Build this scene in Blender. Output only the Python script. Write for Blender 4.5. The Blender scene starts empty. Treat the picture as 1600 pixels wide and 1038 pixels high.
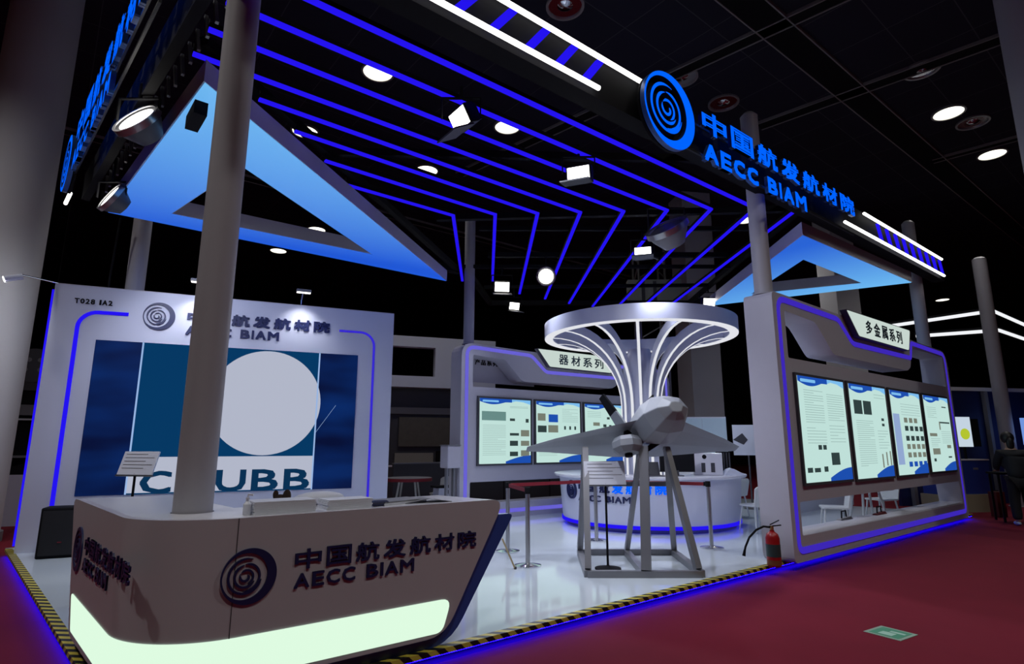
import bpy, bmesh, math, random
from mathutils import Vector, Matrix
from mathutils.geometry import tessellate_polygon
random.seed(7)
PI = math.pi
R = math.radians
scene = bpy.context.scene
COL = scene.collection

# ------------------------------------------------------------------ camera
FOCAL_PX, PITCH, EYE = 907.0, R(11.0), 1.6
cam_data = bpy.data.cameras.new('camera')
cam_data.sensor_fit = 'HORIZONTAL'; cam_data.sensor_width = 36.0
cam_data.lens = 36.0 * FOCAL_PX / 1600.0
cam_data.clip_start = 0.05; cam_data.clip_end = 300
cam = bpy.data.objects.new('camera', cam_data)
cam.location = (0, 0, EYE); cam.rotation_euler = (PI / 2 + PITCH, 0, 0)
COL.objects.link(cam); scene.camera = cam

# ------------------------------------------------------------------ world + exposure
scene.view_settings.view_transform = 'Standard'
try: scene.view_settings.look = 'None'
except Exception: pass
scene.view_settings.exposure = 0.0
scene.view_settings.gamma = 1.0
scene.view_settings.use_curve_mapping = False
world = bpy.data.worlds.new('world'); scene.world = world
world.use_nodes = True
bg = world.node_tree.nodes['Background']
bg.inputs[0].default_value = (0.45, 0.45, 1.0, 1); bg.inputs[1].default_value = 0.02

def lamp(name, kind, loc, power, color=(1, 1, 1), target=None, size=0.3, angle=90, blend=0.6, parent=None):
    d = bpy.data.lights.new(name, kind); d.energy = power; d.color = color
    if kind == 'SPOT':
        d.spot_size = R(angle); d.spot_blend = blend; d.shadow_soft_size = size
    elif kind == 'AREA':
        d.size = size
    else:
        d.shadow_soft_size = size
    o = bpy.data.objects.new(name, d); COL.objects.link(o)
    o.location = loc
    if target is not None:
        o.rotation_euler = (Vector(target) - Vector(loc)).to_track_quat('-Z', 'Y').to_euler()
    if parent:
        m = parent.matrix_basis.inverted()
        o.parent = parent; o.matrix_basis = m @ o.matrix_basis
    return o

# ------------------------------------------------------------------ materials
MATS = {}
def mat(name, col, rough=0.5, metal=0.0, emit=None, es=0.0, noise=0.0, nscale=8.0, spec=0.5):
    if name in MATS: return MATS[name]
    m = bpy.data.materials.new(name); m.use_nodes = True
    nt = m.node_tree; b = nt.nodes['Principled BSDF']
    b.inputs['Base Color'].default_value = (*col, 1); b.inputs['Roughness'].default_value = rough
    b.inputs['Metallic'].default_value = metal
    b.inputs['Specular IOR Level'].default_value = spec
    if emit:
        b.inputs['Emission Color'].default_value = (*emit, 1); b.inputs['Emission Strength'].default_value = es
    if noise:
        tc = nt.nodes.new('ShaderNodeTexCoord'); n = nt.nodes.new('ShaderNodeTexNoise')
        n.inputs['Scale'].default_value = nscale; n.inputs['Detail'].default_value = 6
        mx = nt.nodes.new('ShaderNodeMix'); mx.data_type = 'RGBA'
        mx.inputs[6].default_value = (*[c * (1 - noise) for c in col], 1)
        mx.inputs[7].default_value = (*[min(1, c * (1 + noise)) for c in col], 1)
        nt.links.new(tc.outputs['Object'], n.inputs['Vector']); nt.links.new(n.outputs['Fac'], mx.inputs[0])
        nt.links.new(mx.outputs[2], b.inputs['Base Color'])
    MATS[name] = m
    return m
def glow(name, col, strength):
    return mat(name, (0.0, 0.0, 0.0), 0.8, 0, col, strength, spec=0.0)

WHITE = mat('white_lacquer', (0.60, 0.62, 0.75), 0.35, noise=0.02, nscale=2)
POLE = mat('grey_paint', (0.40, 0.39, 0.43), 0.55, noise=0.03)
PANEL = mat('grey_panel', (0.50, 0.49, 0.56), 0.4, noise=0.03)
COUNTER = mat('counter_grey_white', (0.52, 0.50, 0.55), 0.35, noise=0.02)
TOPW = mat('worktop_white', (0.75, 0.75, 0.8), 0.25)
NAVY = mat('navy_letter', (0.012, 0.018, 0.09), 0.4)
NAVYEDGE = mat('navy_edge', (0.03, 0.08, 0.36), 0.35)
BLACK = mat('black_matt', (0.008, 0.008, 0.010), 0.8, spec=.15)
DARK = mat('dark_metal', (0.025, 0.025, 0.03), 0.45, 0.6)
DGREY = mat('dark_grey', (0.06, 0.06, 0.07), 0.5)
MGREY = mat('mid_grey', (0.2, 0.2, 0.22), 0.5)
STEEL = mat('brushed_steel', (0.45, 0.45, 0.46), 0.3, 0.9)
ALU = mat('aluminium_profile', (0.26, 0.26, 0.28), 0.4, 0.5)
CHROME = mat('chrome', (0.75, 0.75, 0.78), 0.12, 1.0)
DRONE = mat('drone_grey', (0.26, 0.275, 0.295), 0.45, noise=0.04, nscale=3)
RED = mat('red_belt', (0.22, 0.008, 0.02), 0.6)
EXRED = mat('extinguisher_red', (0.35, 0.01, 0.012), 0.3)
PAPER = mat('paper_white', (0.75, 0.77, 0.84), 0.6)
PAPERB = mat('paper_blue', (0.05, 0.12, 0.45), 0.5)
BLUELED = glow('blue_led', (0.016, 0.006, 0.78), 1.1)
WALLLED = glow('wall_led', (0.045, 0.02, 0.46), 1.0)
REARLED = glow('rear_wall_led', (0.15, 0.13, 0.70), 0.9)
SIGNRET = mat('sign_return', (0.03, 0.10, 0.35), 0.4, 0.2)
BLUELED2 = glow('blue_led_dim', (0.05, 0.03, 0.80), 0.75)
BLUEEDGE = glow('blue_edge_led', (0.003, 0.0005, 0.8), 34.0)
WHITELED = glow('white_led', (1.0, 0.98, 0.95), 3.0)
SOFTLED = glow('soft_white_led', (0.80, 0.81, 0.86), 0.95)
SIGNBLUE = glow('sign_blue', (0.0, 0.115, 1.0), 1.1)
LENS = glow('flood_lens', (1.0, 0.97, 0.9), 4.0)
LAMPON = glow('downlight_lens', (1.0, 0.97, 0.80), 2.5)
STRIPW = glow('counter_light', (0.70, 0.92, 0.72), 1.05)
SHEET = glow('backlit_sheet', (0.52, 0.74, 0.69), 1.0)
HEADB = glow('backlit_blue', (0.012, 0.075, 0.42), 1.0)
HEADL = glow('backlit_sky', (0.20, 0.50, 0.85), 1.0)
PRTXT = glow('backlit_grey_text', (0.30, 0.44, 0.42), 1.0)
PRDARK = glow('backlit_dark', (0.03, 0.05, 0.05), 1.0)
PRBROWN = glow('backlit_olive', (0.18, 0.20, 0.16), 1.0)
SIGNLIT = glow('sign_lightbox', (0.56, 0.66, 0.61), 1.0)
SIGNTXT = mat('sign_text', (0.03, 0.06, 0.09), 0.5)

# ------------------------------------------------------------------ mesh builder
class MB:
    def __init__(s): s.v = []; s.f = []; s.smooth = False
    def add(s, vs, fs):
        o = len(s.v); s.v += [tuple(v) for v in vs]; s.f += [tuple(i + o for i in f) for f in fs]; return s
    def box(s, x0, x1, y0, y1, z0, z1):
        v = [(x, y, z) for x in (x0, x1) for y in (y0, y1) for z in (z0, z1)]
        return s.add(v, [(0, 1, 3, 2), (4, 6, 7, 5), (0, 4, 5, 1), (2, 3, 7, 6), (0, 2, 6, 4), (1, 5, 7, 3)])
    def cbox(s, c, d): return s.box(c[0]-d[0]/2, c[0]+d[0]/2, c[1]-d[1]/2, c[1]+d[1]/2, c[2]-d[2]/2, c[2]+d[2]/2)
    def _ext(s, loops, fa, fb):
        flat = [p for l in loops for p in l]
        tris = tessellate_polygon([[Vector((p[0], p[1], 0)) for p in l] for l in loops])
        n = len(flat); A = [fa(p) for p in flat]; B = [fb(p) for p in flat]
        fs = [tuple(t) for t in tris] + [tuple(i + n for i in reversed(t)) for t in tris]
        o = 0
        for l in loops:
            k = len(l)
            for i in range(k):
                a, b = o + i, o + (i + 1) % k
                fs.append((a, b, b + n, a + n))
            o += k
        return s.add(A + B, fs)
    def prism(s, loops, y0, y1):            # outline in x,z
        if not isinstance(loops[0][0], (tuple, list)): loops = [loops]
        return s._ext(loops, lambda p: (p[0], y0, p[1]), lambda p: (p[0], y1, p[1]))
    def slab(s, loops, z0, z1):             # outline in x,y
        if not isinstance(loops[0][0], (tuple, list)): loops = [loops]
        return s._ext(loops, lambda p: (p[0], p[1], z0), lambda p: (p[0], p[1], z1))
    def tube(s, pts, r, n=10, cap=True):
        pts = [Vector(p) for p in pts]; rr = r if isinstance(r, (list, tuple)) else [r] * len(pts)
        rings = []; prev = None
        for i, p in enumerate(pts):
            t = (pts[min(i + 1, len(pts) - 1)] - pts[max(i - 1, 0)]).normalized()
            if prev is None:
                a = Vector((0, 0, 1)) if abs(t.z) < 0.9 else Vector((1, 0, 0))
                u = t.cross(a).normalized()
            else:
                u = (prev - t * prev.dot(t)).normalized()
            prev = u; w = t.cross(u)
            rings.append([p + (u * math.cos(2*PI*k/n) + w * math.sin(2*PI*k/n)) * rr[i] for k in range(n)])
        vs = [v for g in rings for v in g]; fs = []
        for i in range(len(rings) - 1):
            for k in range(n):
                a, b = i*n + k, i*n + (k+1) % n
                fs.append((a, b, b + n, a + n))
        if cap: fs.append(tuple(reversed(range(n)))); fs.append(tuple(range((len(rings)-1)*n, len(rings)*n)))
        return s.add(vs, fs)
    def bar(s, a, b, w, h=None, up=(0, 0, 1)):   # rectangular bar from a to b
        h = h or w; a = Vector(a); b = Vector(b); t = (b - a).normalized(); U = Vector(up)
        if abs(t.dot(U)) > 0.98: U = Vector((0, 1, 0))
        x = t.cross(U).normalized() * (w / 2); z = x.cross(t).normalized() * (h / 2)
        v = [p + i * x + j * z for p in (a, b) for i, j in ((-1, -1), (1, -1), (1, 1), (-1, 1))]
        return s.add(v, [(0, 1, 2, 3), (7, 6, 5, 4), (0, 4, 5, 1), (1, 5, 6, 2), (2, 6, 7, 3), (3, 7, 4, 0)])
    def lathe(s, prof, c=(0, 0, 0), n=24, close=False):
        vs = []; fs = []; m = len(prof)
        for k in range(n):
            a = 2 * PI * k / n
            for r, z in prof: vs.append((c[0] + r * math.cos(a), c[1] + r * math.sin(a), c[2] + z))
        for k in range(n):
            for j in range(m if close else m - 1):
                a = k * m + j; b = k * m + (j + 1) % m; c2 = ((k + 1) % n) * m + (j + 1) % m; d = ((k + 1) % n) * m + j
                fs.append((a, d, c2, b))
        if not close:
            if prof[0][0] > 1e-6: fs.append(tuple(k * m for k in range(n)))
            if prof[-1][0] > 1e-6: fs.append(tuple(k * m + m - 1 for k in reversed(range(n))))
        return s.add(vs, fs)
    def disc(s, c, r, normal, depth=0.02, n=24, r2=None):
        nn = Vector(normal).normalized(); c = Vector(c)
        a = Vector((0, 0, 1)) if abs(nn.z) < 0.9 else Vector((1, 0, 0)); u = nn.cross(a).normalized(); w = nn.cross(u)
        r2 = r if r2 is None else r2
        vs = [c + (u*math.cos(2*PI*k/n) + w*math.sin(2*PI*k/n)) * r for k in range(n)] + \
             [c - nn*depth + (u*math.cos(2*PI*k/n) + w*math.sin(2*PI*k/n)) * r2 for k in range(n)]
        return s.add(vs, [tuple(range(n)), tuple(reversed(range(n, 2*n)))] + [(k, k+n, (k+1) % n + n, (k+1) % n) for k in range(n)])
    def loft(s, rings, cap=True):
        n = len(rings[0]); vs = [v for g in rings for v in g]; fs = []
        for i in range(len(rings) - 1):
            for k in range(n):
                a, b = i*n + k, i*n + (k+1) % n; fs.append((a, b, b+n, a+n))
        if cap: fs += [tuple(reversed(range(n))), tuple(range((len(rings)-1)*n, len(rings)*n))]
        return s.add(vs, fs)
    def sphere(s, c, rx, ry=None, rz=None, n=16, m=10):
        ry = ry or rx; rz = rz or rx; vs = [(c[0], c[1], c[2]-rz)]; fs = []
        for j in range(1, m):
            t = -PI/2 + PI*j/m
            for k in range(n):
                a = 2*PI*k/n; vs.append((c[0]+rx*math.cos(t)*math.cos(a), c[1]+ry*math.cos(t)*math.sin(a), c[2]+rz*math.sin(t)))
        vs.append((c[0], c[1], c[2]+rz)); L = len(vs) - 1
        for k in range(n): fs.append((0, 1+(k+1) % n, 1+k)); fs.append((L, L-n+k, L-n+(k+1) % n))
        for j in range(m-2):
            for k in range(n):
                a, b = 1+j*n+k, 1+j*n+(k+1) % n; fs.append((a, b, b+n, a+n))
        return s.add(vs, fs)
    def xf(s, M): s.v = [tuple(M @ Vector(v)) for v in s.v]; return s
    def build(s, name, m, parent=None, smooth=False, bevel=0.0, label=None, recalc=True, side=None):
        me = bpy.data.meshes.new(name); me.from_pydata(s.v, [], s.f)
        bm = bmesh.new(); bm.from_mesh(me)
        if recalc: bmesh.ops.recalc_face_normals(bm, faces=bm.faces)
        if smooth:
            for f in bm.faces: f.smooth = True
            for e in bm.edges:
                if len(e.link_faces) == 2 and e.calc_face_angle(0) > R(38): e.smooth = False
        bm.to_mesh(me); bm.free()
        me.materials.append(m)
        if side:
            me.materials.append(side)
            for p in me.polygons: p.material_index = 0 if p.normal.y < -.7 else 1
        o = bpy.data.objects.new(name, me); COL.objects.link(o)
        if parent: o.parent = parent
        if bevel:
            b = o.modifiers.new('bevel', 'BEVEL'); b.width = bevel; b.segments = 2; b.limit_method = 'ANGLE'
        if label: o['label'] = label
        return o

def tag(o, label, cat, group=None, kind=None):
    o['label'] = label; o['category'] = cat
    if group: o['group'] = group
    if kind: o['kind'] = kind
    return o
def thing(name, label, cat, loc=(0, 0, 0), az=90.0, group=None):
    """Empty at the thing's base; its local x runs along compass azimuth az, local -y faces the viewer."""
    o = bpy.data.objects.new(name, None); COL.objects.link(o)
    o.empty_display_size = 0.2
    o.matrix_basis = Matrix.Translation(Vector(loc)) @ Matrix.Rotation(R(90 - az), 4, 'Z')
    return tag(o, label, cat, group)
def struct(o): o['kind'] = 'structure'; return o
def copy_tree(o, parent=None):
    c = o.copy(); COL.objects.link(c)
    if parent: c.parent = parent
    for ch in list(o.children): copy_tree(ch, c)
    return c
def at(origin, az, s, n=0.0, z=0.0):
    """point s metres along azimuth az, n metres towards the viewer's side, at height z"""
    a = R(az)
    return (origin[0] + s*math.sin(a) + n*math.cos(a), origin[1] + s*math.cos(a) - n*math.sin(a), z)

# ------------------------------------------------------------------ lettering
_G = {}
def glyph_mesh(ch):
    if ch not in _G:
        c = bpy.data.curves.new('tmp', 'FONT'); c.body = ch; c.size = 1; c.extrude = 0.5; c.resolution_u = 2
        o = bpy.data.objects.new('tmp', c); me = bpy.data.meshes.new_from_object(o)
        _G[ch] = ([tuple(v.co) for v in me.vertices], [tuple(p.vertices) for p in me.polygons])
        bpy.data.objects.remove(o); bpy.data.curves.remove(c); bpy.data.meshes.remove(me)
    return _G[ch]
def glyph(mb, ch, x0, x1, z0, z1, y0, y1, bold=0.02):
    """one character filling the box x0..x1, z0..z1 (letters face local -y), between depths y0 (front) and y1;
    bold = extra stroke weight as a share of the box height, made by four shifted strikes"""
    vs, fs = glyph_mesh(ch)
    if not vs: return mb
    ax = min(v[0] for v in vs); bx = max(v[0] for v in vs); az_ = min(v[1] for v in vs); bz = max(v[1] for v in vs)
    h = bold * (z1 - z0); x0 += h; x1 -= h; z0 += h; z1 -= h
    for k, (dx, dz) in enumerate(((-h, -h), (h, -h), (h, h), (-h, h)) if bold else ((0, 0),)):
        e = k * 2e-5 * (1 if y1 > y0 else -1)
        P = [(x0 + dx + (v[0]-ax)/(bx-ax)*(x1-x0), (y0 + e if v[2] > 0 else y1), z0 + dz + (v[1]-az_)/(bz-az_)*(z1-z0)) for v in vs]
        mb.add(P, fs)
    return mb
LATW = {'A': .68, 'E': .55, 'C': .62, 'B': .6, 'I': .14, 'M': .76, ' ': .33, 'H': .66, 'U': .64, 'T': .6, '1': .26, '2': .54, '0': .56, '8': .56}
def latin(text, x0, x1):
    gap = 0.12; tot = sum(LATW.get(c, .6) + gap for c in text) - gap; k = (x1 - x0) / tot; x = x0; out = []
    for c in text:
        w = LATW.get(c, .6) * k
        if c != ' ': out.append((c, x, x + w))
        x += w + gap * k
    return out
def lettering(parent, cn, cx0, cx1, cz0, cz1, lat, lx0, lx1, lz0, lz1, m, y0, y1, name='character', bold=0.045, fill=0.84, side=None):
    p = (cx1 - cx0) / len(cn)
    for i, ch in enumerate(cn):
        a = cx0 + p * i
        glyph(MB(), ch, a + p*(1-fill)/2, a + p*(1+fill)/2, cz0, cz1, y0, y1, bold).build(name, m, parent, side=side)
    for ch, a, b in (latin(lat, lx0, lx1) if lat else []):
        glyph(MB(), ch, a, b, lz0, lz1, y0, y1, bold + .01).build('letter', m, parent, side=side)
def emblem(cx, cz, r, y0, y1, rx=1.0):
    """swirl emblem: a crescent ring open to the left round a tapering double spiral"""
    mb = MB(); N = 56
    out = [(cx + rx*r*math.cos(2*PI*k/N), cz + r*math.sin(2*PI*k/N)) for k in range(N)]
    inn = [(cx + rx*r*(-0.145 + 0.80*math.cos(2*PI*k/N)), cz + r*(0.01 + 0.825*math.sin(2*PI*k/N))) for k in range(N)]
    mb.prism([out, inn[::-1]], y0, y1)
    def sweep(a0, a1, r0, r1, w0, w1, n=40):
        o = []; i_ = []
        for k in range(n + 1):
            t = k / n; a = a0 + (a1 - a0)*t; rad = r0 + (r1 - r0)*t; w = (w0 + (w1 - w0)*t) * min(1, 6*t + .15, 6*(1 - t) + .15)
            o.append((cx + rx*r*(-.12 + (rad + w/2)*math.cos(a)), cz + r*(rad + w/2)*math.sin(a)))
            i_.append((cx + rx*r*(-.12 + (rad - w/2)*math.cos(a)), cz + r*(rad - w/2)*math.sin(a)))
        mb.prism(o + i_[::-1], y0, y1)
    sweep(R(70), R(345), 0.64, 0.58, 0.085, 0.085)
    sweep(R(-95), R(95), 0.54, 0.44, 0.085, 0.08)
    sweep(R(100), R(330), 0.42, 0.36, 0.085, 0.08)
    sweep(R(-70), R(140), 0.28, 0.21, 0.08, 0.07)
    sweep(R(150), R(400), 0.22, 0.08, 0.08, 0.08)
    return mb
CN = '中国航发航材院'
def rrect(x0, x1, z0, z1, r, n=6):
    P = []
    for (cx, cz, a) in ((x1-r, z1-r, 0), (x0+r, z1-r, 90), (x0+r, z0+r, 180), (x1-r, z0+r, 270)):
        for k in range(n + 1):
            t = R(a + 90*k/n); P.append((cx + r*math.cos(t), cz + r*math.sin(t)))
    return P
def roundpoly(pts, rad, n=5):
    P = []; N = len(pts)
    for i in range(N):
        a, b, c = Vector(pts[i-1]), Vector(pts[i]), Vector(pts[(i+1) % N]); r = rad[i] if isinstance(rad, (list, tuple)) else rad
        u = (a - b); v = (c - b); r1 = min(r, u.length*.45, v.length*.45)
        if r1 < 1e-4: P.append(tuple(b)); continue
        p0 = b + u.normalized()*r1; p2 = b + v.normalized()*r1
        for k in range(n + 1):
            t = k/n; P.append(tuple((1-t)**2*p0 + 2*t*(1-t)*b + t*t*p2))
    return P
def offset_path(pts, d):
    """thin ribbon outline (both sides) along an open polyline in 2-D"""
    V = [Vector(p) for p in pts]; L = []; Rr = []
    for i, p in enumerate(V):
        t1 = (V[i] - V[i-1]).normalized() if i else None
        t2 = (V[i+1] - V[i]).normalized() if i < len(V)-1 else None
        t = ((t1 or t2) + (t2 or t1)); t = t.normalized(); n = Vector((-t.y, t.x))
        k = 1.0
        if t1 and t2: k = 1 / max(0.4, math.sqrt((1 + t1.dot(t2)) / 2))
        L.append(tuple(p + n*d*k)); Rr.append(tuple(p - n*d*k))
    return L, Rr
def ribbon(mb, pts, w, y0, y1):
    L, Rr = offset_path(pts, w/2)
    n = len(L); vs = [(p[0], y, p[1]) for y in (y0, y1) for p in L + Rr]; fs = []
    for i in range(n-1):
        a, b, c, d = i, i+1, n+i+1, n+i; m = 2*n
        fs += [(a, b, c, d), (d+m, c+m, b+m, a+m), (a, a+m, b+m, b), (d, c, c+m, d+m)]
    fs += [(0, n, 3*n, 2*n), (n-1, 3*n-1, 4*n-1, 2*n-1)]
    return mb.add(vs, fs)

# ================================================================== THE HALL
K = (-2.1, 3.45)                      # front corner of the stand
AF, AL = 51.1, -44.0                  # the stand's front edge and left edge (compass azimuths)
DECK = 0.1
def U(a): return Vector((math.sin(R(a)), math.cos(R(a))))
uF, uL = U(AF), U(AL)
def plan(f, l): 
    p = Vector(K) + uF*f + uL*l; return (p.x, p.y)

carpet = mat('red_carpet', (0.155, 0.010, 0.022), 0.9, noise=0.18, nscale=1.3, spec=0.15)
struct(MB().box(-30, 45, -12, 50, -0.2, 0).build('floor', carpet))

ceil_m = mat('ceiling_tiles', (0.012, 0.011, 0.03), 0.8)
nt = ceil_m.node_tree; b = nt.nodes['Principled BSDF']
tc = nt.nodes.new('ShaderNodeTexCoord'); mp = nt.nodes.new('ShaderNodeMapping'); br = nt.nodes.new('ShaderNodeTexBrick')
mp.inputs['Rotation'].default_value = (0, 0, R(AF - 90))
br.offset = 0.0; br.inputs['Scale'].default_value = 1.0
br.inputs['Color1'].default_value = (0.010, 0.009, 0.028, 1); br.inputs['Color2'].default_value = (0.006, 0.006, 0.019, 1)
br.inputs['Mortar'].default_value = (0.06, 0.056, 0.07, 1)
br.inputs['Mortar Size'].default_value = 0.012; br.inputs['Brick Width'].default_value = 1.5; br.inputs['Row Height'].default_value = 1.2
nt.links.new(tc.outputs['Object'], mp.inputs[0]); nt.links.new(mp.outputs[0], br.inputs[0]); nt.links.new(br.outputs[0], b.inputs['Base Color'])
HC = 10.6
KC = (HC - EYE) / 7.4          # ceiling fittings were measured for a 9 m ceiling
struct(MB().box(-30, 45, -12, 50, HC, HC + 0.2).build('ceiling', ceil_m))
wallm = mat('hall_wall', (0.02, 0.02, 0.028), 0.8)
struct(MB().box(-30, 45, 49.8, 50, 0, HC).build('wall_back', wallm))
struct(MB().box(-30, -29.8, -12, 50, 0, HC).build('wall_left', wallm))
struct(MB().box(44.8, 45, -12, 50, 0, HC).build('wall_right', wallm))
struct(MB().box(-30, 45, -12.2, -12, 0, HC).build('wall_front', wallm))

# dark service channels with light edge beads on the ceiling
railm = mat('channel_edge', (0.30, 0.29, 0.28), 0.5)
def channel(name, p, azi, l0, l1, w=0.5):
    p = (p[0]*KC, p[1]*KC); w *= KC; l0 *= KC; l1 *= KC
    o = thing(name, 'x', 'x', (p[0], p[1], HC), azi)
    for k in ('label', 'category'): del o[k]
    struct(o)
    MB().box(l0, l1, -w/2, w/2, -0.06, 0).build('channel', BLACK, o)
    MB().box(l0, l1, -w/2 - 0.03, -w/2, -0.08, 0).box(l0, l1, w/2, w/2 + 0.03, -0.08, 0).build('edge_bead', railm, o)
channel('trim_1', (6.9, 10.9), 52, -9, 22)
channel('trim_2', (5.6, 12.7), -47, -22, -0.3, 0.3)
channel('trim_3', (4.4, 9.5), -47, -14, 8.0, 0.26)
channel('trim_4', (10.9, 14.4), -47, -14, -0.3, 0.2)
channel('trim_5', (-9.0, 14.0), 52, -12, 18, 0.3)

# hall columns
colm = mat('column_plaster', (0.62, 0.62, 0.66), 0.8, noise=0.05, nscale=1.0)
def round_column(label, c, r, h=HC):
    o = thing('hall_column', label, 'column', (c[0], c[1], 0))
    MB().lathe([(r, 0), (r, h - .01)], n=56).build('shaft', colm, o, smooth=True)
    MB().lathe([(r, 0), (r + .04, 0), (r + .04, .16), (r, .18)], n=56, close=True).build('plinth', MGREY, o, smooth=True)
    return o
def column(label, c, w, d, azi, h=HC):
    o = thing('hall_column', label, 'column', (c[0], c[1], 0), azi)
    MB().box(-w/2, w/2, -d/2, d/2, 0, h - 0.01).build('shaft', colm, o, bevel=0.02)
    MB().box(-w/2 - .02, w/2 + .02, -d/2 - .02, d/2 + .02, 0, 0.15).build('plinth', MGREY, o)
    return o
round_column('wide pale grey round hall column at the far left behind the screen wall', (-9.17, 10.04), .55)
round_column('pale lilac-lit round hall column at the top right corner, right of the display wall', (9.76, 9.49), .55)
column('grey hall column behind the round ring sculpture, beside the tall pale cabinet', (6.55, 20.2), 1.1, 1.1, 80)
column('dark hall column seen under the right-hand blue triangle', (12.2, 21.0), 0.95, 0.9, 80)

# ------------------------------------------------------------------ ceiling downlights
def downlight(p, on, label, power=300, r=0.35):
    o = thing('downlight', label, 'ceiling light', (p[0], p[1], HC), group='round hall ceiling lights')
    MB().lathe([(r + .05, 0), (r + .05, -.05), (r, -.05), (r, 0)], n=28, close=True).build('trim_ring', mat('light_trim', (.5, .5, .5), .3, .6), o, smooth=True)
    if on:
        MB().disc((0, 0, -.025), r, (0, 0, -1), 0.02, 28).build('lens', LAMPON, o)
        lamp('downlight_bulb', 'SPOT', (p[0], p[1], HC - .1), power, (1, .97, .93), (p[0], p[1], 0), .25, 125, .8, o)
    else:
        MB().lathe([(r, -.02), (r*.55, .0), (r*.3, -.06), (.001, -.07)], n=24).build('reflector', CHROME, o, smooth=True)
for (x, y, lab) in ((9.88, 11.95, 'lit round ceiling light with a yellowish glow, upper right'), (12.42, 13.86, 'lit white round ceiling light beside the right hall column'),
                    (-2.7, 10.48, 'lit round ceiling light half hidden by a blue line, top left of centre'), (-0.11, 12.54, 'lit round ceiling light cut by a blue line right of the angular floodlight'),
                    (-4.96, 12.74, 'lit round ceiling light just right of the left blue triangle'), (-2.33, 14.75, 'lit round ceiling light between blue lines above the back left pole'),
                    (-6.82, 19.21, 'small lit ceiling light inside the left triangle opening, upper one'), (-9.04, 21.45, 'small lit ceiling light just under the left triangle edge'),
                    (17.67, 29.5, 'small lit ceiling light right of the right triangle, upper of two'), (22.3, 29.2, 'small lit ceiling light beside the right rear pole')):
    downlight((x*KC, y*KC), True, lab, 300 if y < 14 else 130)
downlight((9.5, 22.3), True, 'lit round ceiling light just left of the roof pole under the blue front lettering', 420)
for (x, y, lab) in ((0.91, 8.7, 'unlit chrome ceiling light at the top edge above the white light tubes'), (4.65, 11.57, 'unlit chrome ceiling light right of the blue emblem, lower'),
                    (3.47, 10.67, 'unlit chrome ceiling light touching the top of the blue emblem'), (8.21, 10.42, 'unlit chrome ceiling light on the diagonal channel, upper right'),
                    (10.74, 12.35, 'unlit chrome ceiling light between the two lit ones at the upper right')):
    downlight((x*KC, y*KC), False, lab)
for (x, y) in ((1.5, -1.0), (6.5, 3.0), (-6.0, 0.5), (11.5, 5.5), (-9.5, 5.0)):      # unseen lights added over the aisle to brighten carpet, stand front and column
    downlight((x, y), True, 'added unseen ceiling light over the aisle, brightening the front of the stand', 720)

# ================================================================== STAND PLATFORM
LF, LL = 15.75, 7.25
deckm = mat('gloss_deck', (0.66, 0.73, 0.77), 0.06, noise=0.02, nscale=1)
tapem = mat('hazard_tape', (0.6, 0.5, 0.03), 0.5)
nt = tapem.node_tree; b = nt.nodes['Principled BSDF']
tc = nt.nodes.new('ShaderNodeTexCoord'); wv = nt.nodes.new('ShaderNodeTexWave'); wv.bands_direction = 'DIAGONAL'
wv.inputs['Scale'].default_value = 4.2; rp = nt.nodes.new('ShaderNodeValToRGB'); rp.color_ramp.interpolation = 'CONSTANT'
rp.color_ramp.elements[0].color = (0.008, 0.008, 0.008, 1); rp.color_ramp.elements[1].position = 0.5; rp.color_ramp.elements[1].color = (0.62, 0.52, 0.06, 1)
nt.links.new(tc.outputs['Object'], wv.inputs[0]); nt.links.new(wv.outputs[0], rp.inputs[0]); nt.links.new(rp.outputs[0], b.inputs['Base Color'])
plat = thing('booth_platform', 'glossy white raised stand floor with striped edge tape and blue underglow', 'platform', (K[0], K[1], 0), AF)
q = [Vector(p) - Vector(K) for p in (plan(0, 0), plan(LF, 0), plan(LF, LL + .5), plan(0, LL + .5))]
Mi = Matrix.Rotation(-R(90 - AF), 2)
q = [tuple(Mi @ v) for v in q]
MB().slab(q, 0.06, DECK).build('deck', deckm, plat)
ins = [tuple(Mi @ (Vector(p) - Vector(K))) for p in (plan(.12, .12), plan(LF - .12, .12), plan(LF - .12, LL + .4), plan(.12, LL + .4))]
MB().slab(ins, 0.0, 0.06).build('skirting', BLACK, plat)
MB().box(0, LF, -0.012, 0.07, DECK - .035, DECK + .004).build('hazard_tape', tapem, plat)
a2 = thing('edge_fittings', 'x', 'x', (K[0], K[1], 0), 136.0)     # left edge runs away from the corner
bpy.data.objects.remove(a2)
MLe = Matrix.Rotation(R(90 - 136.0) - R(90 - AF), 4, 'Z')
MB().box(-LL - .4, 0, -0.012, 0.07, DECK - .035, DECK + .004).xf(MLe).build('hazard_tape', tapem, plat)
MB().box(0.0, LF, 0.012, 0.09, 0.052, 0.059).build('edge_led_strip', BLUEEDGE, plat)
MB().box(-LL - .4, 0, 0.012, 0.09, 0.052, 0.059).xf(MLe).build('edge_led_strip', BLUEEDGE, plat)

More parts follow.
